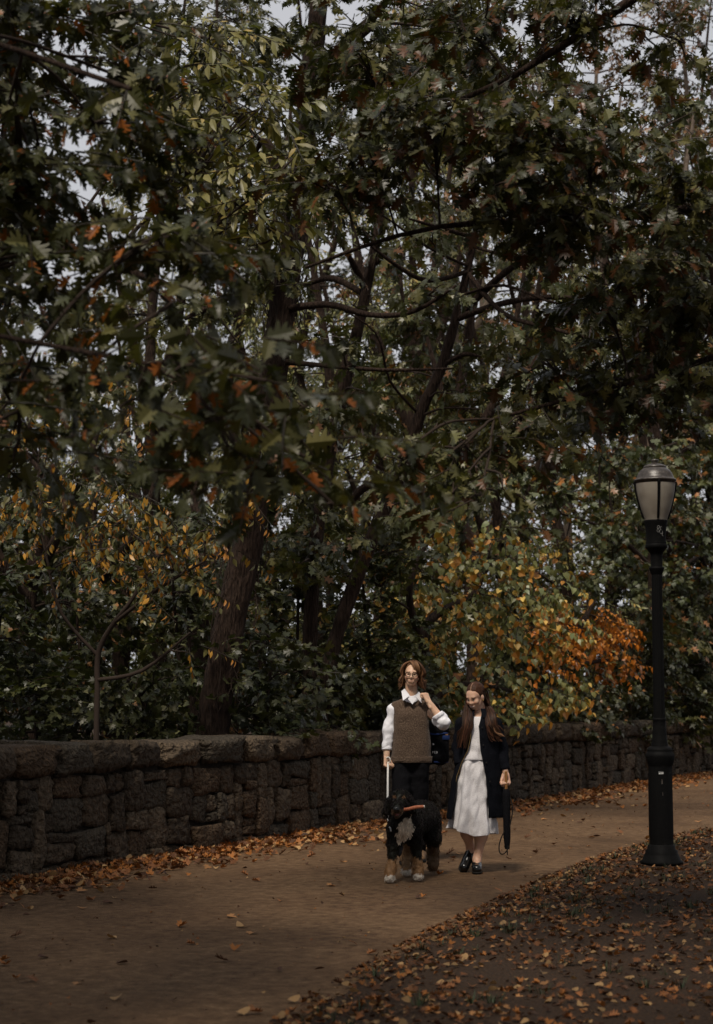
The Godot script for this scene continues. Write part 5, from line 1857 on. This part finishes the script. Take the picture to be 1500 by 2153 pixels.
	var main: Node3D = grow("oak_tree", "thick leaning trunk wrapped in hairy vines behind the wall, oak", "", main_line,
		[[[652, 180, 20.0, 0.10], [700, 120, 19.8, 0.07], [780, 40, 19.5, 0.05], [840, -30, 19.2, 0.03]], [[640, 300, 20.0, 0.07], [700, 140, 19.6, 0.05], [790, 50, 19.4, 0.03]], [[612, 540, 20.0, 0.08], [540, 590, 19.5, 0.06], [470, 630, 19.0, 0.04], [390, 670, 18.6, 0.02]], [[600, 650, 20.0, 0.045], [690, 640, 19.4, 0.038], [780, 662, 19.0, 0.032], [870, 655, 18.6, 0.026], [960, 600, 18.4, 0.014]], [[590, 760, 20, 0.035], [700, 770, 19.4, 0.026], [820, 778, 19.0, 0.02], [950, 775, 18.8, 0.012]], [[535, 330, 20.4, 0.0], [560, 300, 20.2, 0.06], [610, 420, 20.0, 0.09]]],
		"oak", [[560, 560, 19.0, 90, 60, 0.8, 0.6], [430, 640, 18.8, 90, 60, 0.8, 0.6], [640, 220, 18.8, 110, 100, 0.9, 0.6], [760, 60, 19.2, 120, 80, 0.9, 0.6], [560, 80, 19.4, 120, 90, 0.9, 0.6], [700, 700, 19.0, 80, 50, 0.7, 0.5], [560, 900, 18.8, 100, 60, 0.7, 0.5], [900, 620, 18.5, 80, 50, 0.6, 0.4], [480, 1010, 19.0, 90, 50, 0.7, 0.5], [300, 160, 19.6, 140, 110, 0.9, 0.6], [420, 50, 19.6, 140, 90, 0.9, 0.6], [700, -60, 19.8, 150, 90, 0.9, 0.7], [860, 150, 19.6, 130, 80, 0.9, 0.6], [1000, 90, 20.0, 140, 90, 0.9, 0.6], [900, 20, 19.6, 120, 70, 0.9, 0.6], [520, 420, 19.2, 110, 80, 0.8, 0.6], [360, 400, 19.6, 100, 80, 0.8, 0.5], [500, 720, 19.0, 90, 60, 0.7, 0.6]], {"per": 36.0, "variant": 2, "bunch": 4.0})
	tangle(main, line_of(main_line), 34, 42, 90, r2)
	tangle(main, line_of(main_line), 4, 34, 60, r2)
	grow("oak_tree", "slender upright trunk behind the wall beside the vine-wrapped one", "", [[648, 1570, 22.6, 0.10], [650, 1450, 22.6, 0.095], [655, 1280, 22.6, 0.092], [666, 1130, 22.6, 0.088], [690, 970, 22.6, 0.085], [716, 850, 22.6, 0.08], [742, 740, 22.6, 0.075], [766, 630, 22.6, 0.07], [782, 550, 22.6, 0.062], [792, 500, 22.6, 0.055], [812, 380, 22.6, 0.045], [830, 240, 22.6, 0.03]],
		[[[770, 610, 22.6, 0.05], [745, 560, 22.4, 0.04], [700, 480, 22.0, 0.03], [650, 430, 21.8, 0.02]], [[780, 560, 22.6, 0.04], [840, 520, 22.6, 0.035], [842, 590, 22.4, 0.03], [850, 640, 22.2, 0.02]], [[700, 930, 22.6, 0.04], [640, 920, 22.2, 0.03], [580, 930, 22.0, 0.015]], [[768, 620, 22.6, 0.04], [700, 585, 22.8, 0.045], [640, 600, 23.0, 0.03]], [[735, 1060, 22.4, 0.04], [760, 1030, 22.3, 0.05], [800, 1010, 22.2, 0.04], [830, 1000, 22.2, 0.03]]],
		"far_oak", [[800, 420, 22.2, 110, 80, 0.9, 0.6], [690, 480, 21.8, 80, 60, 0.8, 0.6], [850, 540, 22.2, 80, 60, 0.8, 0.5], [760, 820, 21.8, 80, 60, 0.8, 0.6], [620, 1040, 21.8, 90, 70, 0.8, 0.7], [640, 1180, 21.6, 80, 60, 0.7, 0.6], [860, 280, 22.6, 120, 90, 0.9, 0.6], [950, 200, 22.4, 140, 90, 0.9, 0.6], [1090, 140, 22.6, 140, 90, 0.9, 0.6], [700, 320, 22.4, 100, 80, 0.8, 0.6], [740, 640, 22.4, 70, 50, 0.7, 0.4], [580, 800, 22.2, 90, 70, 0.8, 0.7], [700, 900, 21.8, 80, 60, 0.7, 0.6]], {"per": 32.0, "bunch": 4.0})
	grow("oak_tree", "slim trunk leaning outward in a long curve behind the wall", "", [[668, 1570, 22.0, 0.10], [690, 1410, 22.0, 0.095], [720, 1300, 22.0, 0.09], [760, 1190, 22.0, 0.088], [800, 1090, 22.0, 0.085], [842, 1000, 22.0, 0.08], [870, 920, 22.0, 0.075], [888, 860, 22.0, 0.07], [926, 780, 22.0, 0.066], [950, 700, 22.0, 0.062], [966, 640, 22.0, 0.055], [985, 560, 22.0, 0.045], [1012, 450, 22.0, 0.035], [1040, 360, 22.0, 0.02]],
		[[[962, 670, 22.0, 0.05], [1010, 620, 21.8, 0.045], [1080, 560, 21.4, 0.04], [1150, 530, 21.0, 0.03], [1220, 480, 20.6, 0.015]], [[960, 670, 22.0, 0.045], [1050, 640, 21.6, 0.04], [1150, 625, 21.2, 0.03], [1280, 630, 20.8, 0.015]], [[985, 570, 22, 0.03], [900, 590, 21.5, 0.03], [830, 555, 21.2, 0.025], [760, 500, 21.0, 0.015]], [[1000, 500, 22, 0.03], [930, 480, 21.5, 0.025], [860, 460, 21.2, 0.012]], [[930, 770, 22.0, 0.03], [975, 745, 21.8, 0.03], [1010, 750, 21.7, 0.015]], [[985, 575, 22, 0.035], [1060, 660, 21.4, 0.032], [1160, 690, 21.0, 0.025], [1270, 720, 20.6, 0.012]], [[975, 620, 22, 0.02], [1060, 600, 21.4, 0.018], [1180, 640, 21, 0.014], [1330, 640, 20.4, 0.008]], [[880, 870, 22, 0.018], [820, 800, 21.6, 0.016], [790, 700, 21.2, 0.012], [700, 640, 21, 0.007]], [[985, 560, 22, 0.02], [900, 520, 21.2, 0.016], [800, 450, 20.6, 0.012], [700, 400, 20.2, 0.007]], [[1000, 520, 22, 0.02], [1100, 540, 21.2, 0.016], [1210, 500, 20.8, 0.012], [1320, 520, 20.4, 0.007]], [[1010, 455, 22, 0.03], [1090, 500, 21.4, 0.028], [1180, 560, 21, 0.02], [1280, 600, 20.6, 0.01]]],
		"far_oak", [[1030, 420, 21.8, 110, 70, 0.8, 0.6], [1150, 560, 21.0, 110, 60, 0.8, 0.5], [1240, 650, 20.6, 100, 60, 0.8, 0.6], [900, 500, 21.4, 90, 50, 0.7, 0.4], [1010, 860, 21.6, 100, 70, 0.8, 0.6], [880, 1060, 21.4, 90, 60, 0.7, 0.6], [760, 1130, 21.8, 70, 60, 0.7, 0.5], [1140, 840, 21.0, 90, 60, 0.7, 0.6], [1160, 290, 21.2, 140, 90, 0.9, 0.6], [1270, 190, 21.6, 140, 90, 0.9, 0.6], [1350, 350, 21.4, 130, 90, 0.9, 0.6], [1080, 700, 21.4, 100, 60, 0.8, 0.6], [960, 830, 21.6, 80, 60, 0.7, 0.5], [1000, 760, 22.4, 90, 60, 0.7, 0.4], [1420, 250, 21.6, 120, 90, 0.8, 0.5]], {"per": 32.0, "variant": 1, "bunch": 4.0})
	# small trees in autumn colour
	grow("yellow_tree", "small tree with drooping yellow oval leaves behind the wall", "", [[203, 1570, 19.2, 0.032], [205, 1450, 19.2, 0.030], [208, 1370, 19.2, 0.028], [240, 1310, 19.1, 0.025], [275, 1265, 19.0, 0.022], [320, 1190, 18.9, 0.018], [370, 1130, 18.8, 0.012]],
		[[[208, 1380, 19.2, 0.022], [130, 1290, 19.2, 0.018], [100, 1180, 19.2, 0.013], [80, 1080, 19.2, 0.008]], [[240, 1310, 19.1, 0.02], [330, 1240, 18.8, 0.022], [430, 1180, 18.6, 0.012]], [[205, 1430, 19.2, 0.025], [300, 1410, 19.0, 0.02], [400, 1330, 18.8, 0.010]]],
		"yellow", [[80, 1060, 19.0, 110, 90, 0.7, 1.0], [230, 1080, 18.8, 110, 80, 0.7, 1.0], [340, 1130, 18.7, 100, 70, 0.6, 1.1], [450, 1110, 18.5, 90, 60, 0.6, 1.0], [280, 1200, 18.6, 90, 60, 0.5, 1.0], [150, 1180, 18.9, 90, 60, 0.6, 0.7], [520, 1060, 18.6, 60, 50, 0.5, 0.8], [90, 900, 19.4, 110, 70, 0.7, 0.6], [220, 880, 19.4, 80, 60, 0.6, 0.5], [390, 1200, 18.6, 50, 60, 0.4, 0.6], [190, 690, 19.6, 80, 40, 0.6, 0.25], [380, 1370, 18.8, 50, 30, 0.4, 0.4]], {"per": 40.0, "hang": 0.3, "bark": M.twig})
	grow("redbud_tree", "spreading tree with pale green and yellow heart-shaped leaves behind the couple", "", [[905, 1570, 23.4, 0.09], [900, 1440, 23.4, 0.08], [892, 1330, 23.4, 0.07], [930, 1285, 23.2, 0.06], [985, 1262, 23.0, 0.045], [1050, 1262, 22.8, 0.03]],
		[[[895, 1370, 23.4, 0.06], [860, 1250, 23.2, 0.045], [900, 1140, 23.0, 0.03], [960, 1090, 22.8, 0.015]], [[905, 1480, 23.4, 0.05], [960, 1440, 23.0, 0.04], [1040, 1445, 22.6, 0.03], [1110, 1460, 22.4, 0.012]], [[1000, 1262, 23, 0.03], [1090, 1300, 22.6, 0.025], [1180, 1330, 22.3, 0.012]]],
		"redbud", [[920, 1120, 23.0, 100, 70, 0.7, 1.0], [1030, 1160, 22.9, 110, 70, 0.7, 1.1], [890, 1210, 23.2, 80, 60, 0.6, 0.9], [1010, 1245, 22.8, 100, 60, 0.6, 1.1], [1120, 1260, 22.7, 90, 60, 0.6, 1.1], [950, 1330, 22.9, 90, 60, 0.6, 0.9], [1070, 1340, 22.6, 100, 60, 0.6, 1.1], [1170, 1350, 22.4, 80, 60, 0.5, 1.0], [1050, 1430, 22.5, 90, 50, 0.5, 1.0], [1140, 1450, 22.3, 80, 50, 0.5, 1.0], [940, 1430, 22.8, 70, 50, 0.5, 0.8], [1220, 1440, 22.4, 60, 50, 0.5, 0.7], [1000, 1490, 22.6, 140, 34, 0.5, 1.0], [760, 1270, 23.4, 60, 70, 0.6, 0.5], [830, 1380, 23.4, 60, 50, 0.5, 0.6], [1180, 1488, 22.8, 70, 28, 0.5, 1.0]], {"per": 31.0, "variant": 1, "hang": 0.3, "behind": 1.6, "scale": 1.05})
	grow("orange_tree", "small tree with glowing orange leaves behind the wall beside the lamp post", "", [[1208, 1570, 26.0, 0.12], [1206, 1440, 26.0, 0.11], [1212, 1350, 26.0, 0.08], [1235, 1290, 26.0, 0.05], [1262, 1240, 26.0, 0.02]],
		[[[1210, 1400, 26, 0.05], [1260, 1390, 25.8, 0.03], [1330, 1385, 25.6, 0.012]], [[1210, 1380, 26, 0.05], [1170, 1330, 25.8, 0.03], [1160, 1280, 25.6, 0.012]]],
		"orange", [[1165, 1310, 25.7, 36, 60, 0.4, 1.0], [1255, 1300, 25.7, 55, 40, 0.5, 1.1], [1300, 1330, 25.7, 40, 40, 0.4, 1.0], [1260, 1360, 25.6, 50, 30, 0.4, 0.9], [1280, 1398, 25.6, 55, 20, 0.4, 1.0], [1155, 1385, 25.7, 35, 40, 0.4, 0.9], [1190, 1345, 25.7, 36, 40, 0.4, 0.8], [1335, 1400, 25.6, 25, 20, 0.3, 0.7]], {"per": 60.0, "hang": 0.4, "behind": 1.8, "scale": 0.95})
	# maples closing the view past the lamp
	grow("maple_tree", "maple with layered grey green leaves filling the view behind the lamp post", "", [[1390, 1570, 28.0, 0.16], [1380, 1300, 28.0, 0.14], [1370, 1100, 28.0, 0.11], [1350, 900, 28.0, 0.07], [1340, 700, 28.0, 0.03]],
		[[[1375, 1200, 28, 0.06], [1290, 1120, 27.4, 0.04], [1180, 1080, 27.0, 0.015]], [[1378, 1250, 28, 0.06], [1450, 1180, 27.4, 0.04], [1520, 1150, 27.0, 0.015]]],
		"lit_maple", [[1190, 1040, 26.8, 100, 60, 0.9], [1290, 1080, 26.6, 110, 60, 0.9], [1400, 1080, 26.6, 110, 60, 0.9], [1180, 1140, 26.6, 90, 50, 0.8], [1290, 1180, 26.4, 110, 55, 0.8], [1410, 1190, 26.4, 110, 60, 0.8], [1460, 1300, 26.6, 90, 70, 0.8], [1380, 1290, 26.8, 80, 60, 0.7, 0.9], [1200, 1220, 26.6, 80, 40, 0.7, 0.8], [1100, 980, 27.4, 90, 60, 0.8, 0.8], [1300, 960, 27.4, 130, 70, 0.9], [1460, 960, 27.4, 100, 70, 0.9], [1250, 850, 28.0, 120, 70, 0.9, 0.8], [1400, 830, 28.0, 110, 70, 0.9, 0.8], [1480, 1420, 26.6, 70, 70, 0.7]], {"per": 24.0, "scale": 1.25, "behind": 1.8})
	# undergrowth right behind the wall
	var spots := [[-20, 19.6, 1180], [85, 20.4, 1360], [180, 21.0, 1240], [290, 20.2, 1400], [370, 22.0, 1090], [560, 20.6, 1330], [610, 23.0, 1080], [720, 21.2, 1390], [790, 23.6, 1120], [840, 22.4, 1380], [1250, 25.0, 1450], [1330, 24.6, 1360], [1420, 26.0, 1420], [1500, 26.4, 1240], [1480, 40.0, 1050], [1400, 39.0, 1130], [1550, 42.0, 980]]
	for i in spots.size():
		var s: Array = spots[i]
		var list := []
		var rows := int((1570.0 - s[2]) / 75.0) + 1
		for k in rows:
			var y: float = lerpf(1535.0, s[2] + 30.0, float(k) / maxf(rows - 1.0, 1.0))
			for m in 2:
				list.append([s[0] + r2.randf_range(-70, 70), y + r2.randf_range(-15, 15), s[1] - 0.2 + r2.randf_range(-0.3, 0.3), r2.randf_range(60, 85), r2.randf_range(40, 55), 0.5, 0.9])
		grow("maple_sapling", "bushy maple sapling with dark broad leaves crowding behind the wall", "maple saplings crowding behind the wall", [[s[0], 1590, s[1], 0.035], [s[0] + r2.randf_range(-15, 15), 1480, s[1], 0.03], [s[0] + r2.randf_range(-25, 25), lerpf(1480, s[2], 0.6), s[1], 0.018], [s[0] + r2.randf_range(-30, 30), s[2], s[1], 0.008]], [], "maple", list, {"per": 30.0, "variant": i, "singles": 120, "behind": 1.5})
	for i in 11:
		var x := -60.0 + i * 160.0 + r2.randf_range(-30, 30)
		var d := 29.0 + 1.6 * (i % 3)
		var top := 1230.0 + r2.randf_range(-60, 60)
		var list := []
		for k in 5:
			for m in 2:
				list.append([x + r2.randf_range(-60, 60), lerpf(1535.0, top + 30.0, k / 4.0), d + r2.randf_range(-0.4, 0.4), r2.randf_range(60, 85), r2.randf_range(38, 52), 0.7, 0.9])
		grow("thicket_shrub", "tall leafy shrub in the thicket between the saplings and the wood", "shrubs of the thicket behind the wall", [[x, 1600, d, 0.05], [x + 10, 1450, d, 0.04], [x, top, d, 0.012]], [], ["far_oak", "maple", "locust"][i % 3], list, {"per": 22.0, "scale": 1.25, "variant": i, "singles": 0, "behind": 3.0})
	# neighbours outside the frame, which shade the lawn and the wall
	for q in [[Vector3(8.2, -0.05, -3.0), 11.0], [Vector3(9.5, -0.05, -17.5), 12.0], [Vector3(11.5, -0.05, -26.0), 13.0], [Vector3(3.6, -0.05, 5.0), 12.0], [Vector3(-8.5, -0.05, -1.5), 12.0], [Vector3(-8.0, -0.05, -17.0), 12.0]]:
		var c: Vector3 = q[0]
		var h: float = q[1]
		var list := []
		for k in 16:
			var a := k * 2.4
			var t := (k + 0.5) / 16.0
			var out := 2.9 * sqrt(clampf(1.15 - t, 0.1, 1.0)) * (0.4 + 0.6 * r2.randf())
			list.append([c + Vector3(cos(a) * out, lerpf(3.2, h, t), sin(a) * out), Vector3(1.5, 1.0, 1.5), 0.9])
		grow("shade_oak", "oak of the park standing round about, off the path", "oaks round about the path", [[c, 0.30], [c + Vector3(0.1, 3.0, 0.1), 0.24], [c + Vector3(0.2, h * 0.6, -0.1), 0.15], [c + Vector3(0.1, h, 0.1), 0.04]], [], "far_oak", list, {"per": 26.0, "scale": 1.4, "singles": 0})
	# the wood farther off
	var far := [[-60, 33, -100, 190, "far_oak"], [110, 40, 740, 170, "locust"], [330, 34, -80, 190, "far_oak"], [500, 42, -150, 200, "locust"], [690, 33, 200, 170, "locust"], [640, 48, -200, 220, "far_oak"], [850, 38, -60, 190, "locust"], [1000, 32, 350, 170, "far_oak"], [1010, 46, -200, 220, "rust_oak"], [1180, 37, 150, 190, "far_oak"], [1190, 50, -150, 200, "rust_oak"], [1350, 42, -100, 190, "rust_oak"], [1520, 34, 300, 190, "far_oak"], [230, 50, 700, 200, "far_oak"], [860, 56, 0, 240, "maple"], [1480, 52, -50, 220, "maple"], [420, 56, 100, 240, "maple"], [60, 56, 780, 240, "maple"], [-40, 46, 600, 160, "far_oak"], [580, 36, 250, 150, "locust"], [930, 42, 100, 190, "locust"], [770, 44, 50, 180, "far_oak"], [1100, 40, 300, 180, "locust"], [1430, 38, 450, 170, "far_oak"], [330, 46, 300, 150, "locust"], [60, 29, 930, 150, "maple"], [240, 30, 880, 150, "maple"], [420, 28, 960, 140, "maple"], [560, 30, 700, 130, "far_oak"], [1500, 46, 0, 150, "maple"], [1560, 50, -120, 190, "far_oak"], [1400, 48, 200, 160, "locust"], [1290, 44, 250, 160, "far_oak"], [1470, 58, 500, 220, "maple"], [1250, 58, 600, 220, "maple"], [700, 58, 600, 240, "maple"], [950, 60, 600, 240, "far_oak"], [300, 58, 700, 240, "far_oak"], [-30, 40, 800, 180, "maple"], [130, 34, 1000, 160, "far_oak"], [1060, 36, 760, 150, "locust"], [620, 38, 800, 150, "maple"], [820, 34, 760, 150, "far_oak"]]
	for i in far.size():
		var s: Array = far[i]
		var d: float = s[1]
		var lean := r2.randf_range(-90, 90)
		var list := []
		var tall: float = 1470.0 - s[2]
		var rows := int(tall * d / FOCAL / 1.5) + 1
		for k in rows:
			var t := (k + 0.5) / rows
			var w: float = s[3] * (0.55 + 0.65 * sin(PI * clampf(t * 0.85 + 0.12, 0.0, 1.0)))
			for m in 3:
				list.append([s[0] + lean * t + r2.randf_range(-1, 1) * w * 0.8, lerpf(1530.0, s[2] + 40.0, t) + r2.randf_range(-30, 30), d + r2.randf_range(-1.5, 1.5), r2.randf_range(55, 95) * 36.0 / d, r2.randf_range(40, 65) * 36.0 / d, 1.1, 0.75])
		var pale: bool = s[4] == "rust_oak"
		var words := {"far_oak": "distant green oak in the wood behind the wall", "locust": "distant pale olive tree in the wood behind the wall", "rust_oak": "distant rust brown oak rising above the wood", "maple": "far dim green maple closing the wood behind the wall"}
		grow("wood_" + {"far_oak": "oak", "locust": "locust", "rust_oak": "oak", "maple": "maple"}[s[4]], words[s[4]], "trees of the wood behind the wall", [[s[0], 1600, d, 0.17], [s[0] + lean * 0.2 + r2.randf_range(-35, 35), 1250, d, 0.14], [s[0] + lean * 0.4 + r2.randf_range(-45, 45), lerpf(1250, s[2], 0.35), d, 0.10], [s[0] + lean * 0.8 + r2.randf_range(-45, 45), lerpf(1250, s[2], 0.7), d, 0.06], [s[0] + lean, s[2] + 20, d, 0.02]],
			[[[s[0] + lean * 0.3, lerpf(1470, s[2], 0.35), d, 0.12], [s[0] - s[3] * 0.3, lerpf(1470, s[2], 0.5), d - 0.6, 0.08], [s[0] - s[3] * 0.6, lerpf(1470, s[2], 0.68), d - 0.8, 0.03]], [[s[0] + lean * 0.4, lerpf(1470, s[2], 0.45), d, 0.12], [s[0] + s[3] * 0.35, lerpf(1470, s[2], 0.6), d - 0.6, 0.08], [s[0] + s[3] * 0.6, lerpf(1470, s[2], 0.8), d - 0.8, 0.03]]],
			s[4], list, {"per": 36.0, "scale": 1.2, "variant": i, "singles": 0, "behind": 4.0, "bark": M.pale_bark if pale else M.bark, "wood": 1.0})


# ---------------------------------------------------------------- fallen leaves and grass
func make_litter():
	var r2 := RandomNumberGenerator.new()
	r2.seed = 99
	var tints := [Color(0.26, 0.105, 0.036), Color(0.34, 0.165, 0.065), Color(0.17, 0.068, 0.026), Color(0.36, 0.22, 0.10), Color(0.10, 0.044, 0.020), Color(0.30, 0.115, 0.03), Color(0.075, 0.038, 0.020)]
	var shapes := []
	for i in tints.size():
		var bag := leaf_bag([OAK, MAPLE, OAK, HEART, OAK, MAPLE, OVAL][i], r2.randf_range(0.1, 0.7), r2.randf_range(-0.5, 0.35), tints[i], r2.randf_range(-0.8, 0.8))
		var low := 1e9
		for p in bag.v: low = minf(low, p.y)
		for k in bag.v.size(): bag.v[k] += Vector3(0, -low, -0.5)
		shapes.append(bag.mesh())
	var spots := []      # [place, zone]
	var lw := line_length(wall_line)
	for i in 7200:       # drift along the foot of the wall
		var a: Array = along_line(wall_line, r2.randf_range(14.0, lw - 5.0))
		var front: Vector3 = a[1].cross(Vector3.UP)
		var wide := 0.68 + 0.45 * noise.get_noise_2d(a[0].x * 0.9, a[0].z * 0.9)
		var d := absf(r2.randfn()) * wide * 0.55
		if d > 1.7: continue
		var p: Vector3 = a[0] + front * (d + 0.02)
		p.y = 0.004 + 0.045 * r2.randf() * exp(-d * 3.5)
		spots.append([p, 0])
	for i in 330:        # strays on the asphalt
		var t := r2.randf()
		var a: Array = along_line(wall_line, lerpf(9.0, lw - 5.0, t))
		var p: Vector3 = a[0] + a[1].cross(Vector3.UP) * r2.randf_range(0.4, 4.4)
		if (p - nearest_on(edge_line, p)).dot(Vector3(1, 0, 0.35)) > -0.05: continue
		p.y = 0.004
		spots.append([p, 1])
	for i in 36000:       # over the lawn
		var le := line_length(edge_line)
		var a: Array = along_line(edge_line, r2.randf_range(4.0, le * 0.72))
		var p: Vector3 = a[0] + Vector3(-a[1].z, 0, a[1].x) * (pow(r2.randf(), 1.4) * 7.0 - 0.12)
		if noise.get_noise_2d(p.x * 1.1 + 40.0, p.z * 1.1) < r2.randf_range(-0.75, 0.05): continue
		p.y = maxf(lawn_height(p), 0.002) + 0.004
		spots.append([p, 2])
	for i in 1500:       # crumbs and bits on the asphalt
		var a: Array = along_line(wall_line, lerpf(8.0, lw - 5.0, r2.randf()))
		var p: Vector3 = a[0] + a[1].cross(Vector3.UP) * r2.randf_range(0.3, 4.6)
		if (p - nearest_on(edge_line, p)).dot(Vector3(1, 0, 0.35)) > 0.0: continue
		p.y = 0.003
		spots.append([p, 3])
	var all := []
	for s in spots:
		var big: float = r2.randf_range(0.05, 0.11) if s[1] != 2 else r2.randf_range(0.025, 0.062)
		var b := Basis(Vector3.UP, r2.randf() * TAU) * Basis(Vector3.RIGHT, r2.randf_range(-0.35, 0.35)) * Basis(Vector3.BACK, r2.randf_range(-0.45, 0.45))
		if s[1] == 3: big = r2.randf_range(0.010, 0.032)
		if s[1] == 1: b = Basis(Vector3.UP, r2.randf() * TAU) * Basis(Vector3.RIGHT, r2.randf_range(-0.12, 0.12))
		all.append([Transform3D(b.scaled(Vector3.ONE * big), s[0]), r2.randi() % shapes.size(), s[1]])
	var names := [["fallen brown leaf in the drift along the foot of the wall", "leaves drifted along the wall"], ["fallen leaf lying alone on the asphalt path", "leaves scattered on the path"], ["fallen brown leaf lying on the worn lawn", "leaves strewn over the lawn"]]
	var quota := [110, 130, 60]
	for z in 3:
		var mine := []
		for i in all.size():
			if all[i][2] == z and in_frame(all[i][0].origin, -10.0): mine.append([-(all[i][0].basis.x.length() / pixel_of(all[i][0].origin).z), i])
		mine.sort_custom(func(a, b): return a[0] < b[0])
		for k in mini(quota[z], mine.size()):
			var q: Array = all[mine[k][1]]
			var o := part("fallen_leaf", shapes[q[1]], M.dry_leaf, self)
			o.transform = q[0]
			tag(o, names[z][0], "leaf", names[z][1])
			q[2] = -1
	var litter := thing("leaf_litter", "brown and orange leaf litter along the wall and over the lawn", "leaf litter")
	litter.set_meta("kind", "stuff")
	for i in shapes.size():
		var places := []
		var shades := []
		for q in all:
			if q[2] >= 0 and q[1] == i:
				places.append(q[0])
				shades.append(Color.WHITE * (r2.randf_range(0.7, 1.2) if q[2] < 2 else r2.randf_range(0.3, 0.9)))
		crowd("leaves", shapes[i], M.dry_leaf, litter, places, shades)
	# grass tufts
	var tuft := Bag.new()
	for i in 14:
		tuft.tint = Color(0.030, 0.040, 0.020) * r2.randf_range(0.6, 1.5)
		var a := r2.randf() * TAU
		var foot := Vector3(cos(a), 0, sin(a)) * r2.randf_range(0.0, 0.04)
		var h := r2.randf_range(0.025, 0.07)
		var lean := Vector3(cos(a), 0, sin(a)) * h * r2.randf_range(0.3, 1.0)
		var side := Vector3(-sin(a), 0, cos(a)) * 0.0022
		var first := tuft.v.size()
		for p in [foot - side, foot + side, foot + lean * 0.4 + Vector3(0, h * 0.65, 0) - side * 0.8, foot + lean * 0.4 + Vector3(0, h * 0.65, 0) + side * 0.8, foot + lean + Vector3(0, h, 0)]:
			tuft.point(p)
		tuft.quad(first, first + 1, first + 3, first + 2)
		tuft.tri(first + 2, first + 3, first + 4)
		tuft.smooth(first)
	var places := []
	var shade := []
	for i in 2400:
		var a: Array = along_line(edge_line, r2.randf_range(4.0, line_length(edge_line) * 0.72))
		var p: Vector3 = a[0] + Vector3(-a[1].z, 0, a[1].x) * (pow(r2.randf(), 1.5) * 7.0 + 0.02)
		if noise.get_noise_2d(p.x * 0.8, p.z * 0.8 + 70.0) < r2.randf_range(-0.25, 0.30): continue
		p.y = lawn_height(p) - 0.004
		places.append(Transform3D(Basis(Vector3.UP, r2.randf() * TAU).scaled(Vector3.ONE * r2.randf_range(0.6, 1.4)), p))
		shade.append(Color.WHITE * r2.randf_range(0.7, 1.3))
	var g := crowd("grass", tuft.mesh(), M.grass, self, places, shade)
	tag(g, "sparse dark grass tufts growing through the worn lawn", "grass", "", "stuff")
